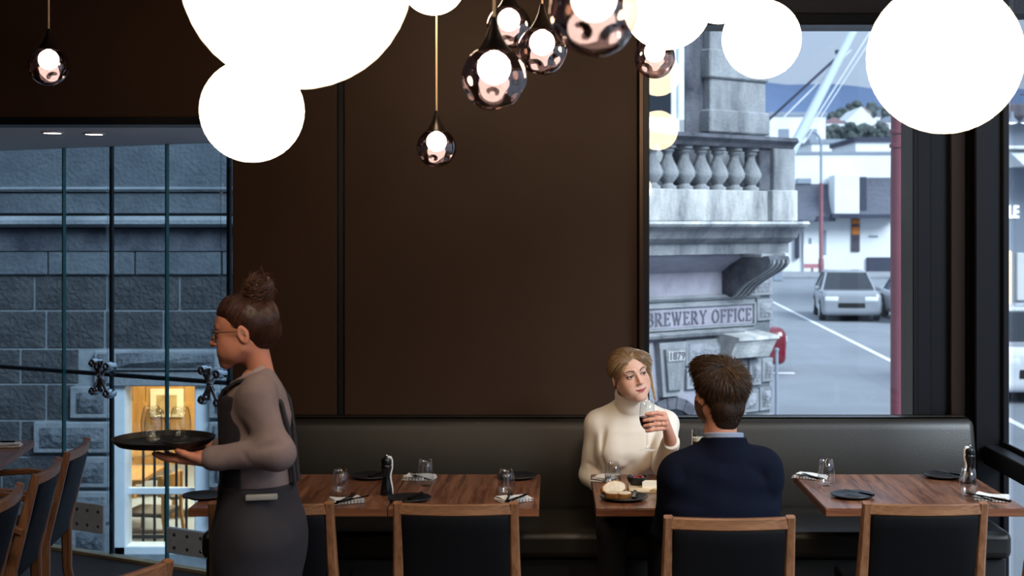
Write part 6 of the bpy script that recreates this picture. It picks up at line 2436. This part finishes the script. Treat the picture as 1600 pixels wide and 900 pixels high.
apron_m = plain('charcoal_apron', '#211e25', 0.85, noise=0.12, nscale=18)
st = [seg(hips + V3(0, 0, .02), chest, .112, .108, .06, (1, 1.25)), seg(chest, nbase - V3(0, 0, .05), .098, .062, .05), seg(sl, sr, .052, .052, .05), seg(nbase - V3(-.01, 0, .06), nbase + V3(-.010, 0, .02), .070, .060, .03), seg(sl, el, .058, .052, .03), seg(el, wl2 + V3(.03, 0, 0), .056, .037, .03),
      seg(sr, er, .062, .054, .04), seg(er, wr2 + V3(.03, 0, 0), .054, .036, .03), seg(wl2 + V3(.045, 0, 0), wl2 + V3(.02, 0, 0), .038, .038, .01)]
fl_ = folds([(el + V3(-.05, -.06, .02), el + V3(.05, -.05, .04), .007, .012), (el + V3(-.04, -.06, .06), el + V3(.06, -.05, .08), .006, .014), (sl + V3(-.05, -.06, -.05), el + V3(-.06, -.04, .09), .008, .016),
             (el + V3(-.10, -.05, .01), el + V3(-.07, -.05, -.04), .005, .010)])
wv_ = waves(0.0034, (22, 38), 31)
cloth(wait, 'shirt', st, 0.0055, shirt_m, lambda X, Y, Z: fl_(X, Y, Z) + wv_(X, Y, Z), lambda X, Y, Z: np.maximum(np.maximum(hips[2] + .0 - Z, np.where(Z > nbase[2] - .06, 0.048 - np.sqrt((X - nbase[0] + .012) ** 2 + (Y - nbase[1]) ** 2), -1)), Z - nbase[2] - .02 + 0.4 * (nbase[0] - .012 - X)))
cloth(wait, 'shirt_collar', [seg(nbase - V3(0.004, 0, .05), nbase + V3(-.024, 0, .06), .070, .058, .01)], 0.0035, plain('pale_taupe_collar', '#9a8a88', .85), None,
      lambda X, Y, Z: np.maximum(0.050 - np.sqrt((X - nbase[0] + .016) ** 2 + (Y - nbase[1]) ** 2) + 0 * Z, Z - nbase[2] - .030 + 0.55 * (nbase[0] - .012 - X)))
ap = [seg(hips + V3(-.005, 0, .05), hips + V3(0.0, 0, -.12), .122, .138, .06, (1, 1.36)), seg(hips + V3(0, 0, -.12), hips + V3(-.015, 0, -.40), .138, .150, .06, (1, 1.36))]
wv2 = waves(0.0035, (14, 30), 33)
cloth(wait, 'apron_skirt', ap, 0.007, apron_m, wv2, lambda X, Y, Z: np.maximum(Z - hips[2] - .055, hips[2] - .46 - Z))
bib = [seg(hips + V3(-.006, 0, .0), chest + V3(-.006, 0, .02), .118, .112, .06, (1, 1.25))]
cloth(wait, 'apron_bib', bib, 0.006, apron_m, None, lambda X, Y, Z: np.maximum(np.maximum(Z - chest[2] - .055, hips[2] - Z), X - (hips[0] - .030 + .0 * Z)))
b = B()
for yy, sh in ((-.075, -1), (.075, 1)):
    pts = [chest + V3(-.100, yy * .8, .03), chest + V3(-.082, yy, .075), nbase + V3(-.050, yy * 1.05, .000), nbase + V3(.0, yy * 1.05, .010), nbase + V3(.055, yy * .95, -.018), nbase + V3(.092, yy * .85, -.075), chest + V3(.118, yy * .6, -.06), hips + V3(.122, yy * .4, .05)]
    b.sweep([Vector(q) - Vector(base) for q in pts], 0.032, 0.010, (0, 1, 0))
b.build('apron_strap', apron_m, wait, True)
B().rbox((-.05, -.018, -.009), (.05, .002, .009), .004, 2, mat=Matrix.Translation(Vector(hips + V3(.04, -.160, .035)) - Vector(base)) @ Matrix.Rotation(.25, 4, 'Z')).build('belt_tab', plain('pale_tab', '#8f8f8a', .6), wait, True)
tr = []
for a, b_, c in ((hL, kL, aL), (hR, kR, aR)):
    tr += [seg(a, b_, .078, .058, .04), seg(b_, c, .056, .046, .03)]
cloth(wait, 'trousers', tr, 0.009, plain('dark_work_trousers', '#1d1d23', .85))
for c, pit in ((aL, 0.0), (aR, -0.5)):
    dx = V3(-math.cos(pit), 0, math.sin(pit))
    V, Q = sdf([seg(c + V3(.02, 0, -.05), c + dx * .17 + V3(0, 0, -.062), .045, .035, .02), seg(c, c + V3(.01, 0, -.04), .04, .042, .02)], 0.007, None, lambda X, Y, Z: -Z)
    child(wait, 'shoe', V, Q, plain('black_work_shoe', '#0b0b0b', 0.4))
for s in (-1, 1):
    o = obj('eye', eye_mesh((0.0, -1, -0.15)), None, wait)
    o.matrix_local = Matrix.Translation(-Vector(base)) @ HMs @ Matrix.Translation((s * 0.031, -0.0735, 0.002))
cap = [ell((0, 0.024, 0.036), (0.079, 0.095, 0.080), 0.02), ell((0, -0.03, 0.068), (0.058, 0.05, 0.034), 0.03), ell((0, 0.058, -0.02), (0.058, 0.05, 0.05), 0.02),
       ell((0, -0.108, -0.020), (0.085, 0.072, 0.085), 0.012, None, '-'), ell((0.088, -0.004, -0.030), (0.03, 0.030, 0.042), 0.010, None, '-'), ell((-0.088, -0.004, -0.030), (0.03, 0.030, 0.042), 0.010, None, '-')]
bunc = np.array([0, 0.062, 0.125])
Vc, Qc = sdf(cap, 0.0032, waves(0.0008, (60, 120), 6))
Vb, Qb = sdf([ell(bunc, (0.052, 0.046, 0.044), 0.02), ell(bunc + V3(.01, .02, .015), (0.034, 0.03, 0.03), 0.02), ell(bunc + V3(-.01, -.015, -.03), (0.03, 0.03, 0.03), 0.02)], 0.0032, waves(0.003, (50, 90), 8))
r9 = np.random.default_rng(29)
roots = Vc[r9.choice(len(Vc), 2200, replace=False)]


def s_dir(P, i):
    d = bunc - P
    nrm = P - np.array([0, 0.02, 0.03])
    nrm /= np.linalg.norm(nrm, axis=1, keepdims=True)
    d -= nrm * np.sum(d * nrm, 1, keepdims=True)
    d /= np.linalg.norm(d, axis=1, keepdims=True) + 1e-9
    return P + d * 0.008


Vs, Qs, Cs = strands(roots, s_dir, 5, 0.0011, lin('#4a2a1c'), 0.5, 32)
rb_ = Vb[r9.choice(len(Vb), 700, replace=False)]
rjb = r9.normal(0, .3, (700, 3))


def b_dir(P, i):
    nrm = P - bunc
    nrm /= np.linalg.norm(nrm, axis=1, keepdims=True)
    d = np.cross(nrm, np.array([0.5, 0.2, 1.0])) + rjb
    d /= np.linalg.norm(d, axis=1, keepdims=True)
    return P + d * 0.008 - nrm * 0.0006


V4, Q4, C4 = strands(rb_, b_dir, 5, 0.0013, lin('#50301f'), 0.5, 34)
V, Q, C = join_parts([(Vc, Qc, simple_col(Vc, '#2c1810')), (Vb, Qb, simple_col(Vb, '#301a11')), (Vs, Qs, Cs), (V4, Q4, C4)])
child(wait, 'hair', xf(V, HMs), Q, HAIRM, C, 'auburn brown hair in a high bun')
b = B()
for s in (-1, 1):
    pts = [(s * 0.031 + 0.021 * math.cos(a), -0.098 + 0.006 * abs(math.cos(a)), -0.001 + 0.018 * math.sin(a)) for a in np.linspace(0, 2 * PI, 25)]
    b.tube(pts, 0.0014, 6, False)
    b.tube([(s * 0.052, -0.094, 0.006), (s * 0.074, -0.05, 0.006), (s * 0.081, 0.005, 0.004), (s * 0.081, 0.024, -0.014)], 0.0014, 6)
b.tube([(-0.010, -0.099, 0.004), (0, -0.104, 0.007), (0.010, -0.099, 0.004)], 0.0014, 6)
for v in b.bm.verts:
    v.co = Matrix.Translation(-Vector(base)) @ HMs @ v.co
b.build('spectacles', plain('thin_metal_frame', '#5a4a40', .3, metal=.8), wait, True)

tr_ = thing('serving_tray', 'round black tray carried on the waitress\'s hand', 'tray', tray_c)
B().lathe([(0, 0), (0.145, 0), (0.158, 0.012), (0.162, 0.020), (0.158, 0.021), (0.143, 0.005), (0, 0.005)], 48).build('tray', plain('black_tray', '#100d0b', .5), tr_, True)
for dx, dy, lab in ((-.02, -.03, 'stemless glass nearest on the waitress\'s tray'), (.045, .03, 'stemless glass farther right on the waitress\'s tray'), (-.055, .055, 'stemless glass farther left on the waitress\'s tray')):
    t = dup([o for o in COL.objects if o.name == 'stemless_glass'][0], tray_c + Vector((dx, dy, .005)), 0, lab, 'stemless glasses on the tray')
plate('small black plate on the waitress\'s tray', tray_c + Vector((.07, -.055, .005)), .06)
